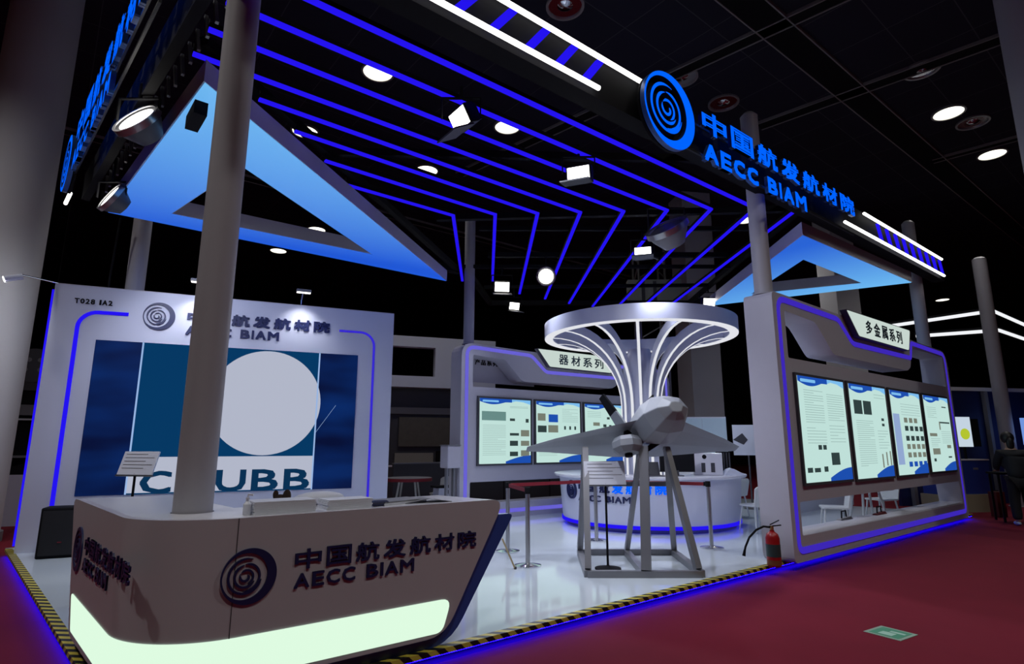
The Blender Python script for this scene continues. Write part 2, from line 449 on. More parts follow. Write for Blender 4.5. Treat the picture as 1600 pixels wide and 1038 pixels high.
# ================================================================== OVERHEAD FRAME
ZR = 5.3
roof = thing('overhead_frame', 'black overhead truss frame carrying the stand sign and light lines', 'truss', (K[0], K[1], ZR), AF)
F0 = (.92, 5.53); AFS = 51.5; LFA = 136.0
def world_bar(mb, a, b, w, h=None): return mb.bar(a, b, w, h)
def rl(p):  # world -> roof local
    return roof.matrix_basis.inverted() @ Vector(p)
def rbar(name, a, b, w, h):
    return MB().bar(rl(a), rl(b), w, h).build(name, BLACK, roof)
rbar('front_beam', at(F0, AFS, -3.9, -.18, 5.5), at(F0, AFS, 11.4, -.18, 5.5), 0.22, 0.52)
LA = (-2.95, 4.35)
rbar('left_beam', at(LA, LFA, 2.3, -.2, 5.5), at(LA, LFA, -5.4, -.2, 5.5), 0.10, 0.42)
for i in range(26):
    s = 1.6 - i*0.26
    if i % 1 == 0:
        MB().bar(rl(at(LA, LFA, s, -.38, 5.32)), rl(at(LA, LFA, s - .13, -.38, 5.62)), 0.03).build('lattice_bar', mat('truss_grey', (.25, .25, .25), .4, .6), roof)
rbar('rear_beam', (-6.5, 8.6, 5.45), (-1.0, 12.7, 5.45), .15, .15)
rbar('rear_beam', (-1.0, 12.7, 5.45), (-0.6, 15.6, 5.45), .12, .12)
rbar('rear_beam', (-0.6, 15.6, 5.45), (4.9, 15.6, 5.45), .12, .12)
rbar('rear_beam', (4.9, 15.6, 5.45), (9.3, 12.4, 5.45), .15, .15)
rbar('cross_beam', (-3.0, 5.0, 5.46), (-1.2, 12.6, 5.46), .1, .1)
rbar('cross_beam', (-1.3, 9.5, 5.46), (4.9, 9.1, 5.46), .1, .1)
rbar('cross_beam', (-.5, 11.5, 5.46), (4.5, 11.5, 5.46), .08, .1)
rbar('cross_beam', (-2.3, 7.2, 5.46), (3.0, 7.4, 5.46), .08, .1)
rbar('cross_beam', (-1.2, 12.3, 5.46), (4.9, 12.3, 5.46), .06, .08)
rbar('cross_beam', (-.7, 14.0, 5.46), (4.9, 13.8, 5.46), .06, .08)
rbar('cross_beam', (-.6, 10.0, 5.46), (4.9, 10.0, 5.46), .06, .08)
rbar('cross_beam', (4.8, 9.1, 5.46), (4.9, 15.5, 5.46), .1, .1)

# blue light lines: each runs along the front direction, bends and runs to the back
starts = [(-2.42, 7.87), (-2.49, 7.15), (-2.62, 6.41), (-2.77, 5.75), None, None, None, None, None]
ends_y = [12.92, 12.92, 14.08, 14.6, 15.1, 15.45, 15.35, 15.35, 15.35]
ordn = ['shortest blue light line, nearest the left triangle', 'second blue light line from the left triangle', 'third blue light line from the left triangle',
        'fourth blue light line from the left triangle', 'fifth blue light line, in the middle of the fan', 'sixth blue light line, behind the round-headed floodlight',
        'seventh blue light line, third in from the front sign', 'eighth blue light line, second in from the front sign', 'longest blue light line, right under the front sign']
for i in range(9):
    bx, by = -.97 + .694*i, 9.03 - .043*i
    st = starts[i]
    if st is None:
        # run back along the front direction as far as the left beam
        p = Vector((bx, by)); n_ = Vector((math.cos(R(LFA)), -math.sin(R(LFA)))); d = U(51.7)
        t = ((Vector(LA) - n_*.35) - p).dot(n_) / d.dot(n_); s_ = p + d*t; st = (s_.x, s_.y)
    en = (bx - .045*(ends_y[i] - by), ends_y[i])
    o = thing('light_line', ordn[i], 'light line', (bx, by, ZR), group='bent blue light lines overhead')
    P = [(st[0]-bx, st[1]-by), (0, 0), (en[0]-bx, en[1]-by)]
    L_, R_ = offset_path(P, .028)
    MB().slab(L_ + R_[::-1], 0.0, 0.025).build('led_strip', BLUELED, o)
    L_, R_ = offset_path(P, .036)
    MB().slab(L_ + R_[::-1], 0.025, 0.07).build('channel', BLACK, o)
    for hx, hy in ((st[0]-bx, st[1]-by), (0, 0), (en[0]-bx, en[1]-by)):
        MB().tube([(hx, hy, .07), (hx, hy, .12)], .01, 6).build('hanger', DARK, o)

# white tubes with slanted blue bars on the front beam
def light_ladder(label, lo, up, rungs, slant):
    o = thing('light_ladder', label, 'light fitting', (F0[0], F0[1], 5.3), AFS)
    MB().tube([(lo[0], 0, 0), (lo[1], 0, 0)], .026, 8).build('white_tube', WHITELED, o)
    MB().tube([(up[0], 0, .38), (up[1], 0, .38)], .026, 8).build('white_tube', WHITELED, o)
    for s in rungs:
        w_ = .05 if slant < 0 else .035
        MB().prism([(s - w_, .32), (s + w_, .32), (s + slant + w_, .03), (s + slant - w_, .03)], -.02, .02).build('blue_bar', BLUELED, o)
light_ladder('pair of white tubes with slanted blue bars left of the front emblem', (-3.8, 0.0), (-3.8, .73), [-2.75, -2.35, -1.95, -1.55, -1.17, -.75, -.36, .02], -.22)
light_ladder('pair of white tubes with blue bars right of the front sign', (6.01, 11.14), (6.9, 11.13), [7.48 + .43*k for k in range(9)], .13)

# signs
def big_sign(label, org, azi, ex, ez, er, cx0, cx1, lx0, lx1, cz, lz):
    o = thing('rooftop_sign', label, 'sign', (org[0], org[1], 5.0), azi)
    emblem(ex, ez - 5, er, -.13, -.07).build('emblem', SIGNBLUE, o, side=SIGNRET)
    lettering(o, CN, cx0, cx1, cz[0]-5, cz[1]-5, 'AECC BIAM', lx0, lx1, lz[0]-5, lz[1]-5, SIGNBLUE, -.12, -.07, bold=.05, side=SIGNRET)
    MB().disc((ex, -.055, ez - 5), er*1.0, (0, -1, 0), .03, 40).build('backing_disc', BLACK, o)
    for z in (cz[0] + .1 - 5, lz[0] + .1 - 5):
        MB().box(ex, cx1, -.055, -.03, z - .015, z + .015).build('mounting_rail', DARK, o)
    return o
big_sign('blue lit emblem and lettering along the front roof edge', F0, AFS, 1.06, 5.39, .47, 1.66, 6.2, 1.72, 4.35, (5.38, 5.69), (5.0, 5.24))
big_sign('blue lit emblem and lettering along the left roof edge, seen edge-on', LA, LFA, -4.95, 5.62, .42, -4.3, -.1, -4.3, -1.8, (5.62, 6.05), (5.28, 5.54))
MB().tube([at(LA, LFA, -5.45, -.1, 5.28), at(LA, LFA, -5.05, -.1, 5.28)], .026, 8)
o = thing('tube_light', 'short white tube at the far end of the left roof edge', 'tube light', at(LA, LFA, -5.55, .02, 5.22), LFA)
MB().tube([(0, 0, 0), (.45, 0, .02)], .026, 8).build('tube', WHITELED, o)

# support poles
def pole(label, x, y, z0, r=.125, z1=6.55):
    o = thing('support_pole', label, 'pole', (x, y, z0), group='round grey roof poles')
    MB().tube([(0, 0, 0), (0, 0, z1 - z0)], r, 28).build('tube', POLE, o, smooth=True)
    MB().lathe([(r + .005, 0), (r*.6, .06), (0.001, .08)], (0, 0, z1 - z0), 24).build('cap', POLE, o, smooth=True)
    MB().lathe([(r + .03, 0), (r + .03, .02), (r + .004, .03), (r + .004, 0)], n=28, close=True).build('base_flange', POLE, o, smooth=True)
    return o

# triangular light panels
def grad_mat(name, c0, c1, p0, p1):
    m = mat(name, (.02, .02, .02), .5, 0, c0, 1.0)
    nt = m.node_tree; b = nt.nodes['Principled BSDF']
    tc = nt.nodes.new('ShaderNodeTexCoord'); vm = nt.nodes.new('ShaderNodeVectorMath'); vm.operation = 'DOT_PRODUCT'
    mr = nt.nodes.new('ShaderNodeMapRange'); rp = nt.nodes.new('ShaderNodeValToRGB')
    d = Vector(p1) - Vector(p0); L = d.length
    vm.inputs[1].default_value = (d.x/L, d.y/L, 0)
    s0 = Vector(p0).dot(d)/L
    mr.inputs[1].default_value = s0; mr.inputs[2].default_value = s0 + L
    rp.color_ramp.elements[0].color = (*c0, 1); rp.color_ramp.elements[1].color = (*c1, 1)
    nt.links.new(tc.outputs['Object'], vm.inputs[0]); nt.links.new(vm.outputs['Value'], mr.inputs[0])
    nt.links.new(mr.outputs[0], rp.inputs[0]); nt.links.new(rp.outputs[0], b.inputs['Emission Color'])
    return m
def tri_panel(label, outer, inner, gm, z=5.0, t=.24):
    cx = sum(p[0] for p in outer)/3; cy = sum(p[1] for p in outer)/3
    o = thing('triangle_light_panel', label, 'light panel', (cx, cy, z))
    def loc(P): return [(p[0]-cx, p[1]-cy) for p in P]
    def grow(P, k): return [(p[0]*k, p[1]*k) for p in P]
    O, I = loc(outer), loc(inner)
    MB().slab([O, I[::-1]], 0.012, t).build('frame', PANEL, o)
    Of, If = grow(O, .992), grow(I, 1.015)
    MB().slab([Of, If[::-1]], 0.0, 0.012).build('light_face', gm, o)
    for p in O:
        MB().tube([(p[0]*.9, p[1]*.9, t), (p[0]*.9, p[1]*.9, t + .12)], .015, 6).build('hanger', DARK, o)
    return o
TL = [(-2.94, 4.98), (-6.04, 8.15), (-1.38, 11.87)]; TLi = [(-3.36, 6.72), (-5.10, 8.22), (-2.55, 10.1)]
c = (sum(p[0] for p in TL)/3, sum(p[1] for p in TL)/3)
tri_panel('large blue lit triangular frame hanging at the left, over the front pole', TL, TLi,
          grad_mat('sky_gradient_left', (.15, .47, .86), (.008, .09, .66), (TL[0][0]-c[0]+.4, TL[0][1]-c[1]+.2, 0), (-1.4, .9, 0)))
TR = [(4.81, 9.12), (8.55, 11.97), (4.94, 14.07)]; TRi = [(5.46, 10.42), (7.50, 12.02), (5.5, 12.95)]
c = (sum(p[0] for p in TR)/3, sum(p[1] for p in TR)/3)
tri_panel('smaller blue lit triangular frame hanging at the right above the display wall', TR, TRi,
          grad_mat('sky_gradient_right', (.015, .12, .66), (.14, .46, .86), (4.81-c[0]+.5, 9.12-c[1]+.3, 0), (8.2-c[0], 11.9-c[1], 0)))

# ================================================================== RECEPTION COUNTER at the front corner
pole('thick grey pole rising out of the front reception counter', -2.20, 4.16, DECK)
counter = thing('reception_counter', 'grey white corner reception counter with glowing band and navy lettering', 'counter', (K[0], K[1], DECK))
nF = Vector((math.cos(R(AF)), -math.sin(R(AF)))); nL = Vector((-math.cos(R(AL)), math.sin(R(AL))))
TLn = 0.55
_turn = PI - math.acos(uF.dot(uL)); _r = TLn / math.tan(_turn / 2)
_cen = uF*TLn - nF*_r
def cpath(t):
    if t >= TLn: return uF*t, nF
    if t <= -TLn: return uL*(-t), nL
    a0 = math.atan2(nL.y, nL.x); a1 = math.atan2(nF.y, nF.x)
    while a1 < a0: a1 += 2*PI
    k = (t + TLn) / (2*TLn); a = a0 + (a1 - a0)*k
    n = Vector((math.cos(a), math.sin(a))); return _cen + n*_r, n
def curved_panel(outline, yo, yi):
    t0 = min(p[0] for p in outline); t1 = max(p[0] for p in outline)
    ts = sorted(set([t0 + 1e-4, t1 - 1e-4] + [p[0] for p in outline if t0 + 2e-4 < p[0] < t1 - 2e-4] + [-TLn + 2*TLn*k/20 for k in range(21) if t0 < -TLn + 2*TLn*k/20 < t1]))
    mb = MB(); rows = []
    for t in ts:
        zs = []
        for i in range(len(outline)):
            a, b = outline[i-1], outline[i]
            if (a[0] - t) * (b[0] - t) <= 0 and abs(a[0] - b[0]) > 1e-9:
                zs.append(a[1] + (b[1] - a[1]) * (t - a[0]) / (b[0] - a[0]))
        p, n = cpath(t); lo, hi = min(zs), max(zs)
        o = p + n*yo; i_ = p + n*yi
        rows.append([(o.x, o.y, lo), (o.x, o.y, hi), (i_.x, i_.y, hi), (i_.x, i_.y, lo)])
    return mb.loft(rows)
ZT = 1.05            # counter top above the deck
panel_o = roundpoly([(-1.84, .085), (2.05, .085), (2.62, ZT), (-2.40, ZT)], [.12, .16, .14, .12])
curved_panel(panel_o, 0.0, -.05).build('front_panel', COUNTER, counter, smooth=True)
edge_o = roundpoly([(-1.86, -.0), (2.08, -.0), (2.685, ZT - .12), (2.66, ZT - .2), (2.0, .5), (-2.0, .5), (-2.44, ZT - .2), (-2.46, ZT - .12)], [.12, .2, .05, .05, 0, 0, .05, .05])
curved_panel(roundpoly([(-1.87, 0.0), (2.13, 0.0), (2.76, ZT - .13), (-2.49, ZT - .13)], [.14, .2, .06, .06]), -.052, -.12).build('navy_back_edge', NAVYEDGE, counter, smooth=True, label='dark blue edge layer showing behind the front panel')
strip_o = roundpoly([(-1.74, .13), (2.02, .115), (2.10, .345), (-1.90, .37)], [.03, .06, .09, .05])
curved_panel(strip_o, .006, -.002).build('light_band', STRIPW, counter, smooth=True, label='glowing pale green-white band wrapped round the corner')
# worktop with a round cut-out for the pole
out = [cpath(t)[0] - cpath(t)[1]*.05 for t in [-2.34, -TLn] + [-TLn + 2*TLn*k/12 for k in range(1, 13)] + [2.52]]
D = .72
inn = [uF*2.40 - nF*D, None, uL*2.2 - nL*D]
# inner corner
det = uF.x*(-uL.y) - uF.y*(-uL.x)
w = (uL*0 - nL*D) - (-nF*D)
a_ = (w.x*(-uL.y) - w.y*(-uL.x)) / det
inn[1] = -nF*D + uF*a_
poly = [tuple(p) for p in out + inn]
hole = [(-2.20 - K[0] + .135*math.cos(2*PI*k/24), 4.16 - K[1] + .135*math.sin(2*PI*k/24)) for k in range(24)]
MB().slab([poly, hole[::-1]], ZT - .035, ZT - .004).build('worktop', TOPW, counter)
ip = [tuple(p) for p in (uF*2.3 - nF*.66, inn[1]*.93, uL*2.1 - nL*.66)]
for a, b in ((ip[0], ip[1]), (ip[1], ip[2])):
    MB().bar((*a, .5), (*b, .5), .03, .92).build('inner_panel', WHITE, counter)
MF = Matrix.Rotation(R(90 - AF), 4, 'Z'); ML = Matrix.Rotation(R(90 - 136), 4, 'Z')
emblem(.60, .70, .165, -.012, 0).xf(MF).build('emblem', NAVY, counter)
def put(mb, M, name): mb.xf(M).build(name, NAVY, counter)
p_ = (2.34 - .86) / 7
for i, ch in enumerate(CN): put(glyph(MB(), ch, .86 + p_*i + .018, .86 + p_*(i+1) - .018, .70, .825, -.012, 0, .02), MF, 'character')
for ch, a, b in latin('AECC BIAM', .88, 1.76): put(glyph(MB(), ch, a, b, .585, .675, -.012, 0, .022), MF, 'letter')
emblem(-1.86, .70, .165, -.012, 0).xf(ML).build('emblem', NAVY, counter)
p_ = 1.48 / 7
for i, ch in enumerate(CN): put(glyph(MB(), ch, -1.60 + p_*i + .018, -1.60 + p_*(i+1) - .018, .70, .825, -.012, 0, .02), ML, 'character')
for ch, a, b in latin('AECC BIAM', -1.58, -.70): put(glyph(MB(), ch, a, b, .585, .675, -.012, 0, .022), ML, 'letter')
MB().box(.512, .517, -.002, 0, .03, ZT).xf(MF).build('panel_seam', DGREY, counter)

# things on the counter
ZC = DECK + ZT - .004
def on_counter(f, l): return (*plan(f, l), ZC)
def stack(name, label, f, l, w, d, h, n, azi, m, cover=None, group=None):
    o = thing(name, label, 'brochures', on_counter(f, l), azi, group)
    for k in range(n):
        j = random.uniform(-.006, .006)
        MB().box(-w/2 + j, w/2 + j, -d/2, d/2, h*k/n, h*(k+1)/n - .0012).build('brochure', m if k < n-1 or not cover else cover, o)
    return o
stack('brochure_stack', 'tall stack of white brochures on the counter just right of the pole', .86, .22, .40, .24, .085, 10, AF + 4, PAPER)
stack('brochure_stack', 'lower stack of white brochures beside the taller stack on the counter', 1.31, .21, .33, .22, .07, 8, AF + 2, PAPER)
o = stack('brochure_stack', 'fanned loose brochures lying right on the counter top', 1.78, .30, .42, .25, .03, 3, AF - 12, PAPER, MGREY)
o = thing('folded_leaflet', 'open grey leaflet at the right end of the counter items', 'leaflet', on_counter(2.0, .24), AF + 10)
MB().loft([[(-.2, -.1, .0), (-.2, .1, .0), (-.2, .1, .004), (-.2, -.1, .004)], [(0, -.1, .03), (0, .1, .03), (0, .1, .034), (0, -.1, .034)], [(.2, -.1, .0), (.2, .1, .0), (.2, .1, .004), (.2, -.1, .004)]]).build('pages', MGREY, o)
o = thing('spectacles_case', 'small dark blue case between the brochure stacks and loose brochures', 'case', on_counter(1.56, .16), AF)
MB().tube([(-.07, 0, .022), (-.05, 0, .022), (.05, 0, .022), (.07, 0, .022)], [.012, .022, .022, .012], 12).build('shell', NAVY, o, smooth=True)
MB().box(-.06, .06, -.0225, -.02, .02, .024).build('seam', DGREY, o)
o = thing('hand_sanitizer_bottle', 'small white pump bottle on the counter touching the pole, right side', 'bottle', on_counter(.62, .18))
MB().lathe([(.022, 0), (.025, .01), (.025, .07), (.010, .088), (.010, .1)], n=16).build('bottle', PAPER, o, smooth=True)
MB().lathe([(.012, .1), (.012, .112), (.004, .114), (.004, .13)], n=12).bar((0, 0, .132), (.035, 0, .128), .012).build('pump', TOPW, o)
BROWN = mat('brown_plush', (.035, .018, .012), .95, noise=.4, nscale=30)
o = thing('plush_toy', 'small dark brown fluffy object on the counter behind the brochure stacks', 'toy', on_counter(1.0, .6))
MB().sphere((0, 0, .045), .055, .045, .045).sphere((.05, 0, .075), .03, .03, .05).sphere((-.035, .0, .085), .02, .02, .035).build('body', BROWN, o, smooth=True)
o = thing('white_cushion', 'rounded white cloth bundle on the counter behind the brochure stacks', 'cloth', on_counter(1.28, .56), AF)
MB().sphere((0, 0, .05), .2, .09, .05).build('cloth', PAPER, o, smooth=True)

# ================================================================== SCREEN WALL (back left)
TV0 = (-6.97, 8.56); TVA = 66.0; WL = 5.2; WH = 4.03 - DECK
tv = thing('screen_wall', 'white back wall with emblem, lettering and large video screen at the left', 'wall unit', (TV0[0], TV0[1], DECK), TVA)
MB().prism([(0, 0), (WL, 0), (WL, WH), (0, WH)], 0, .38).build('wall_panel', WHITE, tv)
def arc(cx, cz, r, a0, a1, n=8): return [(cx + r*math.cos(R(a0 + (a1-a0)*k/n)), cz + r*math.sin(R(a0 + (a1-a0)*k/n))) for k in range(n+1)]
lp = [(.36, .02)] + arc(.60, 3.27, .25, 180, 90) + [(.99, 3.525)]
ribbon(MB(), lp, .055, -.008, .004).build('led_strip', BLUELED, tv)
rp_ = [(4.22, 3.52)] + arc(4.60, 3.27, .25, 90, 0) + [(4.86, .02)]
ribbon(MB(), rp_, .04, -.008, .004).build('led_strip', BLUELED2, tv)
MB().box(-.035, -.002, .02, .06, .1, WH - .1).build('led_strip', BLUELED, tv)
emblem(1.41, 3.53, .225, -.02, 0).build('emblem', NAVY, tv)
lettering(tv, CN, 1.78, 4.08, 3.46, 3.66, 'AECC BIAM', 1.80, 3.22, 3.26, 3.41, NAVY, -.02, 0)
for ch, a, b in latin('T028 1A2', .27, .76): glyph(MB(), ch, a, b, 3.64, 3.72, -.01, 0, .03).build('booth_number', BLACK, tv)
MB().box(0, WL, -.004, .0, WH - .012, WH).build('top_trim', PANEL, tv)

# video screen
scr = thing('video_screen', 'large blue video screen showing a white disc and lettering', 'screen', at(TV0, TVA, .61, .012, .86), TVA)
SW, SH = 3.96, 2.33
scrm = mat('screen_navy', (.005, .005, .01), .3, 0, (.004, .022, .135), 1.0, spec=0.05)
nt = scrm.node_tree; b = nt.nodes['Principled BSDF']
tc = nt.nodes.new('ShaderNodeTexCoord'); nz = nt.nodes.new('ShaderNodeTexNoise'); mp = nt.nodes.new('ShaderNodeMapping')
mp.inputs['Scale'].default_value = (.5, .5, 1.6); nz.inputs['Scale'].default_value = 1.2
rp = nt.nodes.new('ShaderNodeValToRGB'); rp.color_ramp.elements[0].position = .35; rp.color_ramp.elements[1].position = .7
rp.color_ramp.elements[0].color = (.001, .004, .032, 1); rp.color_ramp.elements[1].color = (.002, .022, .13, 1)
nt.links.new(tc.outputs['Object'], mp.inputs[0]); nt.links.new(mp.outputs[0], nz.inputs[0]); nt.links.new(nz.outputs[0], rp.inputs[0]); nt.links.new(rp.outputs[0], b.inputs['Emission Color'])
MB().box(0, SW, 0, .01, 0, SH).build('panel', scrm, scr)
teal = glow('screen_teal', (.002, .040, .125), 1.0); scrw = glow('screen_white', (.44, .47, .58), 1.0); scrl = glow('screen_line', (.3, .45, .75), 1.0)
MB().box(.64, 3.30, -.002, 0, 0, SH).build('centre_field', teal, scr)
MB().disc((2.49, -.004, 1.44), .87, (0, -1, 0), .003, 72).build('white_disc', scrw, scr)
MB().box(.64, 3.30, -.004, -.002, .02, .555).build('white_band', scrw, scr)
for x in (.63, 3.30): MB().box(x - .012, x + .012, -.006, -.002, 0, SH).build('divider_line', scrl, scr)
MB().bar((3.31, -.005, .95), (3.62, -.005, 1.42), .004, .012, up=(0, 1, 0)).build('diagonal_line', scrl, scr)
for ch, a, b in latin('CHUBB', .80, 3.26): glyph(MB(), ch, a, b, .0, .345, -.007, -.004, .035).build('letter', glow('screen_letter', (.003, .03, .085), 1.0), scr)

# arm lights on top of the screen wall
def arm_light(label, s, on=True):
    p = at(TV0, TVA, s, 0, 4.03)
    o = thing('arm_light', label, 'spotlight', p, TVA, 'arm lights on the screen wall')
    MB().tube([(0, .1, 0), (0, .1, .12), (0, -.05, .2), (0, -.30, .18)], .012, 8).build('arm', CHROME, o)
    MB().box(-.12, .12, -.38, -.28, .15, .20).build('head', MGREY, o, bevel=.01)
    MB().box(-.11, .11, -.37, -.29, .142, .149).build('lens', LENS, o)
    lamp('arm_light_bulb', 'SPOT', at(TV0, TVA, s, .33, 4.15), 34, (.95, .96, 1), at(TV0, TVA, s, .0, 2.9), .06, 105, .9, o)
arm_light('arm spotlight on the screen wall just left of the front pole', 1.95)
arm_light('arm spotlight on top of the screen wall right of the front pole', 3.55)
o = thing('arm_light', 'bright white arm lamp at the far left edge beside the column', 'spotlight', at(TV0, TVA, -.02, .0, 4.03), TVA)
MB().tube([(.05, 0, 0), (-.35, -.25, .02)], .012, 8).build('arm', CHROME, o)
MB().tube([(-.30, -.30, -.02), (-.48, -.38, -.10)], .045, 12).build('head', PAPER, o)
MB().disc((-.482, -.381, -.10), .04, (-.8, -.4, -.4), .004, 16).build('lens', LENS, o)
lamp('arm_lamp_bulb', 'SPOT', at(TV0, TVA, -.52, .42, 3.9), 80, (.95, .96, 1), (-9.0, 10.1, 2.6), .05, 130, .9, o)

# loudspeaker in front of it
o = thing('floor_speaker', 'black floor loudspeaker standing against the screen wall, lower left', 'speaker', at((-6.36, 8.14), TVA, 0.24, 0, DECK), TVA)
cab = MB().prism([(-.23, 0), (.23, 0), (.23, .66), (-.23, .66)], 0, .34).build('cabinet', BLACK, o, bevel=.02)
MB().box(-.2, .2, -.012, 0, .04, .62).build('grille', mat('speaker_grille', (.012, .012, .015), .8, noise=.5, nscale=200), cab)
MB().box(.0, .05, -.016, -.012, .2, .215).build('badge', CHROME, o)
# round pole behind it with the cable
pole('round grey roof pole rising behind the left end of the screen wall', -6.35, 9.45, 0.1, .14)
o = thing('power_cable', 'dark cable hanging beside the pole behind the screen wall', 'cable', (-6.48, 9.2, 0.1))
MB().tube([(-.1, -.0, 0), (-.1, 0, 2), (-.12, -.02, 4.2), (-.02, -.1, 5.2)], .016, 8).build('cable', BLACK, o)

# ================================================================== DISPLAY WALLS
def display_wall(label, A, az, k, sign, led, lw, z0=DECK):
    o = thing('display_wall', label, 'display wall', (A[0], A[1], z0), az)
    T = .42
    Z = lambda z: z - DECK
    S = lambda s: s*k
    outer = roundpoly([(S(0), Z(.1)), (S(7.78), Z(.1)), (S(7.78), Z(3.62)), (S(0), Z(3.72))], [.1, .1, .35, .28 if k < 1 else .1])
    up = roundpoly([(S(.33), Z(2.8)), (S(7.45), Z(2.83)), (S(7.45), Z(3.48)), (S(5.55), Z(3.48)), (S(5.35), Z(3.08)), (S(5.15), Z(3.0)), (S(1.85), Z(2.99)), (S(1.30), Z(3.44)), (S(.33), Z(3.48))], [.03, .03, .05, .05, .05, .05, .1, .1, .05])
    lo = roundpoly([(S(.28), Z(.42)), (S(7.5), Z(.40)), (S(7.4), Z(.85)), (S(.28), Z(.85))], .03)
    MB().prism([outer, up[::-1], lo[::-1]], 0, T).build('frame', PANEL, o)
    loop = roundpoly([(S(.15), Z(.24)), (S(7.62), Z(.24)), (S(7.62), Z(3.55)), (S(5.55), Z(3.58)), (S(5.42), Z(3.27)), (S(2.65), Z(3.25)), (S(2.15), Z(3.60)), (S(.15), Z(3.64))], [.12, .12, .2, .05, .06, .1, .1, .2])
    loop = [l for l in loop] + [loop[0]]
    ribbon(MB(), loop, lw, -.008, .004).build('led_strip', led, o)
    sg = [(S(2.25), Z(3.77)), (S(5.25), Z(3.79)), (S(5.05), Z(3.36)), (S(2.66), Z(3.36))]
    sg = roundpoly(sg, [.02, .06, .04, .04])
    MB().prism(sg, -.10, 0).build('sign_box', DGREY, o)
    sf = MB().prism([((p[0]-S(3.75))*.975 + S(3.75), (p[1]-Z(3.57))*.93 + Z(3.57)) for p in sg], -.106, -.10).build('sign_face', SIGNLIT, o, label='lit cream sign face')
    n = len(sign); x0, x1 = (S(2.95), S(4.75)); p = (x1 - x0)/n
    for i, ch in enumerate(sign):
        glyph(MB(), ch, x0 + p*(i+.12), x0 + p*(i+.88), Z(3.45), Z(3.69), -.112, -.106, .02).build('character', SIGNTXT, sf)
    MB().box(S(.28), S(7.5), .02, T - .02, Z(.395), Z(.42)).build('sill', TOPW, o)
    return o
RW0 = (3.62, 7.85); RWA = 50.8
display_wall('long display wall with four lit posters along the right front edge', RW0, RWA, 1.0, '多金属系列', WALLLED, .085)
BW0 = (-1.05, 12.0); BWA = 53.0
bwall = display_wall('rear display wall with lit posters behind the ring sculpture', BW0, BWA, .87, '器材系列', REARLED, .08)
for ch, a, b in [(c, .62 + .16*i, .75 + .16*i) for i, c in enumerate('产品系列')]: glyph(MB(), ch, a, b, 3.24, 3.36, .43, .44, .03).build('character', BLACK, bwall)
MB().box(.3, 2.3, .44, .46, 2.85, 3.42).build('rear_board', PANEL, bwall)

def wave(x0, x1, z_lo, z_hi, up, n=14):
    """printed wave shape: flat on one side, curved on the other"""
    top = [(x0 + (x1-x0)*k/n, (z_hi if not up else z_lo + (z_hi-z_lo)*(.25 + .75*math.sin(PI*.5*k/n)))) for k in range(n+1)]
    bot = [(x0 + (x1-x0)*k/n, (z_lo if up else z_lo + (z_hi-z_lo)*.45*(1 - math.sin(PI*min(1, 1.25*k/n))) ) ) for k in range(n+1)]
    return bot + top[::-1]
def poster(label, A, az, s, z, w, h, pics, lines, group, side=False):
    o = thing('lightbox_poster', label, 'poster', at(A, az, s, .035, z), az, group)
    MB().box(-.05, w + .05, 0, .034, -.04, h + .04).build('box_frame', DGREY, o)
    sh = MB().box(0, w, -.004, 0, 0, h).build('backlit_sheet', SHEET, o)
    MB().prism(wave(0, w*.62, h*.91, h, False), -.007, -.004).build('blue_header', HEADB, sh)
    MB().prism(rrect(w*.05, w*.36, h*.945, h*.975, h*.014), -.009, -.007).build('header_title', HEADL, sh)
    MB().prism([(w*.62, h*.955), (w*.7, h*.975), (w*.85, h*.965), (w, h*.93), (w, h), (w*.62, h)], -.006, -.004).build('sky_header', HEADL, sh)
    MB().prism(wave(w*.5, w, 0, h*.12, True), -.007, -.004).build('blue_footer', HEADB, sh)
    mb = MB()
    for (x0, x1, z0, z1, n) in lines:
        for i in range(n):
            zz = z1 - (z1 - z0)*(i + .5)/n; e = x1 if random.random() < .8 else x0 + (x1 - x0)*random.uniform(.4, .8)
            mb.box(x0*w, e*w, -.0055, -.004, zz*h - .004, zz*h + .004)
    ob = mb.build('text_lines', PRTXT, sh); ob['kind'] = 'stuff'
    for (x0, x1, z0, z1, m) in pics:
        MB().box(x0*w, x1*w, -.007, -.004, z0*h, z1*h).build('picture', m, sh)
    if side:
        MB().box(w*.02, w*.22, -.006, -.004, .12*h, .72*h).build('side_column', glow('backlit_periwinkle', (.28, .38, .62), 1.0), sh)
D_, B_, O_ = PRDARK, HEADB, PRBROWN
g = 'backlit posters on the front display wall'
poster('leftmost lit poster of the front display wall, mostly text columns', RW0, RWA, .45, 1.09, 1.52, 1.47,
       [(.30, .37, .30, .345, D_), (.40, .47, .30, .345, D_), (.56, .74, .15, .27, D_), (.04, .14, .09, .135, D_), (.18, .30, .09, .13, D_), (.38, .46, .09, .14, D_)],
       [(.1, .5, .55, .88, 14), (.58, .95, .58, .86, 12), (.1, .5, .35, .52, 6), (.58, .93, .36, .55, 6)], g)
poster('second lit poster from the left on the front wall, with two grid pictures', RW0, RWA, 2.18, 1.08, 1.52, 1.48,
       [(.08, .29, .68, .83, D_), (.33, .54, .68, .83, D_), (.80, .87, .62, .65, D_), (.80, .87, .56, .59, D_), (.70, .73, .10, .25, O_), (.82, .85, .12, .27, O_), (.93, .96, .12, .28, O_)],
       [(.1, .55, .12, .62, 22), (.65, .95, .30, .52, 7), (.65, .95, .86, .93, 2)], g)
poster('third lit poster on the front wall, with six rows of small pictures', RW0, RWA, 3.93, 1.08, 1.53, 1.48,
       [(.36 + .17*i, .47 + .17*i, z, z + .06, m) for z, m in ((.62, O_), (.52, D_), (.40, D_), (.30, O_), (.20, O_), (.09, B_)) for i in range(4) if not (z > .6 and i == 3)],
       [(.3, .95, .70, .86, 5)], g, side=True)
